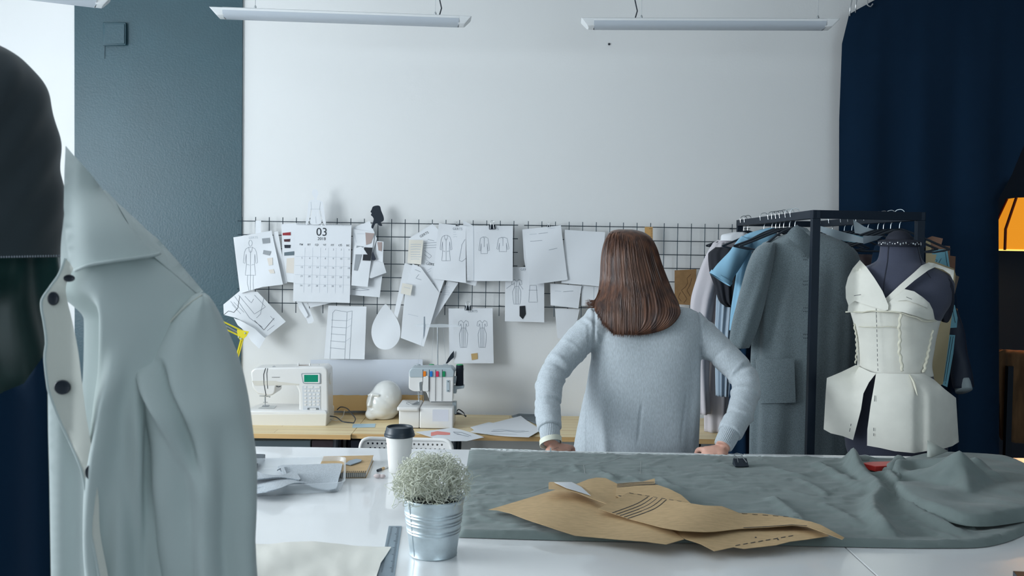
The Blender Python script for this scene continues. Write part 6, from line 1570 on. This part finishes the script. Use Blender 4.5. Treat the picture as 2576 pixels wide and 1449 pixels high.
# flared hip panels
def hip(u, v):
    k = sm(938, 1010, v)
    base = fdp(max(2150, min(2350, u)), min(v, 1100))
    ed = min(1, abs(u - 2240) / 165) 
    return base - .020 - .035 * k + .10 * k * ed ** 2 * (u < 2160 or u > 2330) * min(1, max(0, (abs(u - 2245) - 85) / 80))
mus('hip_panel', [(2153, 918), (2118, 935), (2080, 951), (2077, 990), (2072, 1080), (2090, 1090), (2120, 1097), (2146, 1107), (2153, 1080), (2166, 1030), (2172, 990), (2186, 962), (2204, 939), (2190, 936)], hip, 11)
mus('hip_panel', [(2204, 939), (2250, 940), (2292, 941), (2325, 940), (2350, 955), (2378, 980), (2405, 1001), (2408, 1050), (2412, 1112), (2396, 1122), (2376, 1128), (2335, 1134), (2300, 1140), (2250, 1135), (2215, 1127), (2181, 1121), (2182, 1080), (2190, 1020), (2198, 975)], lambda u, v: hip(u, v) - .010 + .018 * sm(2300, 2312, u) * sm(2345, 2312, u) * sm(950, 1000, v), 11)
mb = MB(); q = spline([P(2288, 942, hip(2288, 942) - .014), P(2300, 965, hip(2300, 965) - .022), P(2308, 995, hip(2308, 995) - .02)], 20)[0]
mb.tube(q, [.001 + .003 * math.sin(PI * k / 19) for k in range(20)], 8); mb.build('pleat_fold', M['muslin_edge'], tl, smooth=180)
mb = MB()
for a in ([(2201, 995), (2200, 1010)], [(2198, 1076), (2198, 1084)], [(2198, 1090), (2198, 1097)], [(2141, 1066), (2140, 1072)], [(2139, 1077), (2137, 1086)]):
    stroke(mb, a, lambda u, v, off=0: P(u, v, hip(u, v) - .016 - off), 1.5, 0)
mb.build('pin', M['ink_dark'], tl)

# ================================================================== mannequin with white shirt in the foreground
SD = 1.32
mn = thing('mannequin', 'mannequin wrapped in dark cloth at the left edge, wearing the white shirt', 'mannequin', (P(-60, 900, 1.42).x, 1.42, 0))
hr = [(110, -70, -12, .02), (120, -110, 14, .05), (150, -160, 66, .08), (200, -200, 112, .10), (240, -215, 132, .105), (300, -225, 148, .108), (380, -228, 160, .108), (480, -228, 167, .108), (560, -225, 168, .105), (645, -222, 160, .10)]
def wfold(t_, y):
    a = math.cos(t_); d_ = y - 430 + 260 * a
    return .0024 * math.sin(d_ * .045) * sm(120, 200, y) * sm(700, 420, y) + .002 * nz3(t_, y * .01, 0)
loft(hr, 1.40, wfold, 90, 120).build('head_wrap', M['taupe'], mn, smooth=180)
mb = MB()
for k in range(26):
    p = P(-10 + k * 6.6, 647 - k * .15, 1.31 + (k / 26) ** 3 * .06); mb.ball(p, .0012, .001, .0016, n=6, k=4)
mb.build('edge_stitch', M['ink'], mn)
gr = [(600, -200, 150, .07), (680, -260, 160, .09), (760, -330, 170, .12), (900, -360, 200, .13), (1100, -350, 220, .13), (1300, -350, 240, .13), (1449, -360, 240, .13), (1640, -370, 250, .13)]
loft(gr, 1.47, lambda t_, y: .006 * math.sin(t_ * 9 + y * .006), 70, 90).build('torso_dress', M['green_satin'], mn, smooth=180)
mb = MB(); patch(mb, [(-60, 1030), (10, 985), (60, 965), (120, 880), (118, 1000), (126, 1449), (126, 1560), (-80, 1560)], lambda u, v, off: P(u, v, 1.325 - off + .006 * math.sin(u * .05)), 18, 0, thick=.002)
mb.build('navy_overskirt', M['curtain'], mn, smooth=60)
bx_ = P(-60, 900, 1.42).x
MB().tube([(bx_, 1.42, .03), (bx_, 1.42, 1.1)], .02, 12).build('stand_pole', M['steel'], mn)
MB().lathe([(.16, 0), (.16, .02), (.03, .04)], (bx_, 1.30, 0), 32).build('stand_base', M['black_plastic'], mn)

sh = thing('white_shirt', 'white cotton shirt with dark buttons on the mannequin in the left foreground', 'shirt', P(300, 1400, SD))
srow = [(478, 172, 262, .03), (520, 166, 304, .06), (560, 162, 352, .075), (620, 158, 410, .085), (680, 160, 462, .095), (740, 152, 512, .10), (800, 150, 530, .105), (900, 145, 525, .11), (1000, 140, 500, .115), (1200, 130, 500, .12), (1449, 128, 520, .125), (1700, 125, 540, .13)]
def shf(t_, y):
    c = math.cos(t_)
    a = sm(820, 980, y)
    f = -.034 * sm(-.42, -.62, c) * sm(720, 800, y) + .026 * math.exp(-((c + .27 + .08 * math.sin(y * .006)) / .13) ** 2) * a
    f += .016 * math.exp(-((c - .10 - (y - 1000) * .0004) / .10) ** 2) * sm(880, 1060, y) * sm(1449, 1200, y) - .014 * math.exp(-((c - .28) / .08) ** 2) * sm(960, 1080, y)
    f += .010 * math.sin(c * 13 + y * .002) * sm(1050, 1300, y)
    f += .005 * nz3(c * 2, y * .006, math.sin(t_) * 2)
    return f
loft(srow, SD, shf, 120, 160).build('shirt_body', M['shirt'], sh, smooth=180)
# sleeve
vrow = [(738, 496, 514, .012, .02), (748, 478, 528, .03, .02), (780, 440, 548, .050, .022), (830, 398, 572, .062, .022), (900, 362, 602, .070, .018), (960, 354, 620, .074, .01), (1040, 368, 632, .076), (1120, 378, 642, .076), (1250, 398, 656, .078), (1380, 418, 664, .08), (1449, 428, 668, .08), (1700, 440, 682, .08)]
def svf(t_, y):
    c = math.cos(t_); s = math.sin(t_)
    f = .018 * math.exp(-((c + .80 - (y - 930) * .0022) / .12) ** 2) * sm(880, 930, y) * sm(1200, 1000, y)
    f -= .018 * math.exp(-((c + .60 - (y - 930) * .0022) / .10) ** 2) * sm(880, 930, y) * sm(1250, 1040, y)
    f += .010 * math.sin(c * 8 + (y - 900) * .006) * sm(980, 1250, y)
    f += .004 * nz3(c * 2 + 4, y * .008, s)
    return f
loft(vrow, 1.27, svf, 120, 140).build('sleeve', M['shirt'], sh, smooth=180)
# armhole seam
sdp = fdep(srow, SD); vdp = fdep(vrow, 1.27)
mb = MB(); q = spline([P(x, y, vdp(max(x, 372), y) - .001) for x, y in ((508, 742), (470, 768), (430, 808), (396, 850), (372, 890), (362, 930))], 40)[0]
mb.tube(q, .0013, 8); mb.build('armhole_seam', M['shirt_in'], sh, smooth=180)
# collar: fall piece with its point, folded over the stand
cpts = [(165, 366), (185, 390), (230, 440), (275, 500), (310, 548), (345, 588), (400, 637), (396, 641), (340, 650), (280, 658), (225, 668), (188, 682), (175, 660), (166, 600), (160, 520), (162, 430)]
mb = MB(); patch(mb, cpts, lambda u, v, off: P(u, v, sdp(min(max(u, 175), 400), max(v, 430)) - .010 - .012 * sm(400, 640, v) - off + .004 * math.sin(v * .03)), 16, 0, thick=.003)
mb.build('collar', M['shirt'], sh, smooth=60)
mb = MB(); q = spline([P(x, y, sdp(min(max(x, 175), 400), max(y, 430)) - .0255) for x, y in ((188, 681), (225, 667), (280, 657), (340, 649), (396, 640), (402, 637))], 30)[0]; mb.tube(q, .0022, 8); mb.build('collar_edge', M['shirt'], sh, smooth=180)
mb = MB(); patch(mb, [(291, 508), (310, 522), (350, 562), (400, 604), (450, 660), (512, 733), (500, 742), (440, 690), (380, 640), (340, 590)], lambda u, v, off: P(u, v, sdp(min(u, 500), v) - .004 - off), 14, 0, thick=.002); mb.build('shoulder_yoke', M['shirt'], sh, smooth=60)
# placket with the front edge and neck band
def pdp(u, v): return sdp(max(u, 178), max(v, 520)) - .016 - .006 * math.sin((v - 700) * .006)
pl = curve2([(165, 650), (150, 690), (128, 722), (108, 752), (106, 776), (112, 810), (118, 860), (114, 900), (120, 960), (126, 990), (148, 1050), (176, 1110), (204, 1175), (214, 1220), (224, 1280), (230, 1340), (250, 1449), (262, 1560)], 90)
pr = curve2([(290, 1560), (272, 1449), (252, 1340), (248, 1250), (238, 1190), (228, 1110), (216, 1040), (206, 960), (196, 880), (180, 800), (168, 750), (166, 720), (178, 690), (186, 672)], 70)
mb = MB(); patch(mb, pl + pr, lambda u, v, off: P(u, v, pdp(u, v) - off), 14, 0, thick=.003); mb.build('button_placket', M['shirt_in'], sh, smooth=60)
mb = MB(); mb.tube([P(x, y, pdp(x, y) - .0015) for x, y in pl], .0024, 8); mb.build('placket_edge', M['shirt'], sh, smooth=180)
# under front panel hanging behind the placket
mb = MB(); patch(mb, [(120, 960), (150, 1010), (200, 1120), (220, 1200), (236, 1330), (270, 1449), (280, 1600), (128, 1600), (128, 1449), (124, 1200), (121, 1080)], lambda u, v, off: P(u, v, sdp(max(u, 170), v) + .004 - off + .006 * math.sin(u * .07)), 16, 0, thick=.002); mb.build('under_front', M['shirt'], sh, smooth=60)
for (x, y, rx_, ry_, yaw) in ((174, 700, 14, 9, .9), (134, 751, 14, 17, .5), (157, 974, 20, 18, 0), (227, 1188, 12, 18, .9)):
    s_ = FPX / 1.24
    mb = MB(); mb.lathe([(.0096, -.0016), (.0102, -.0008), (.0102, .0008), (.0092, .0018), (.0078, .0012), (.001, .0010)], (0, 0, 0), 28)
    b_ = mb.build('button', M['black_plastic'], sh)
    b_.matrix_parent_inverse = Matrix.Translation(-sh.location)
    b_.location = P(x, y, pdp(x, y) - .0055); b_.scale = (rx_ / s_ / .0102, ry_ / s_ / .0102, 1)
    b_.rotation_euler = (PI / 2, 0, 0)
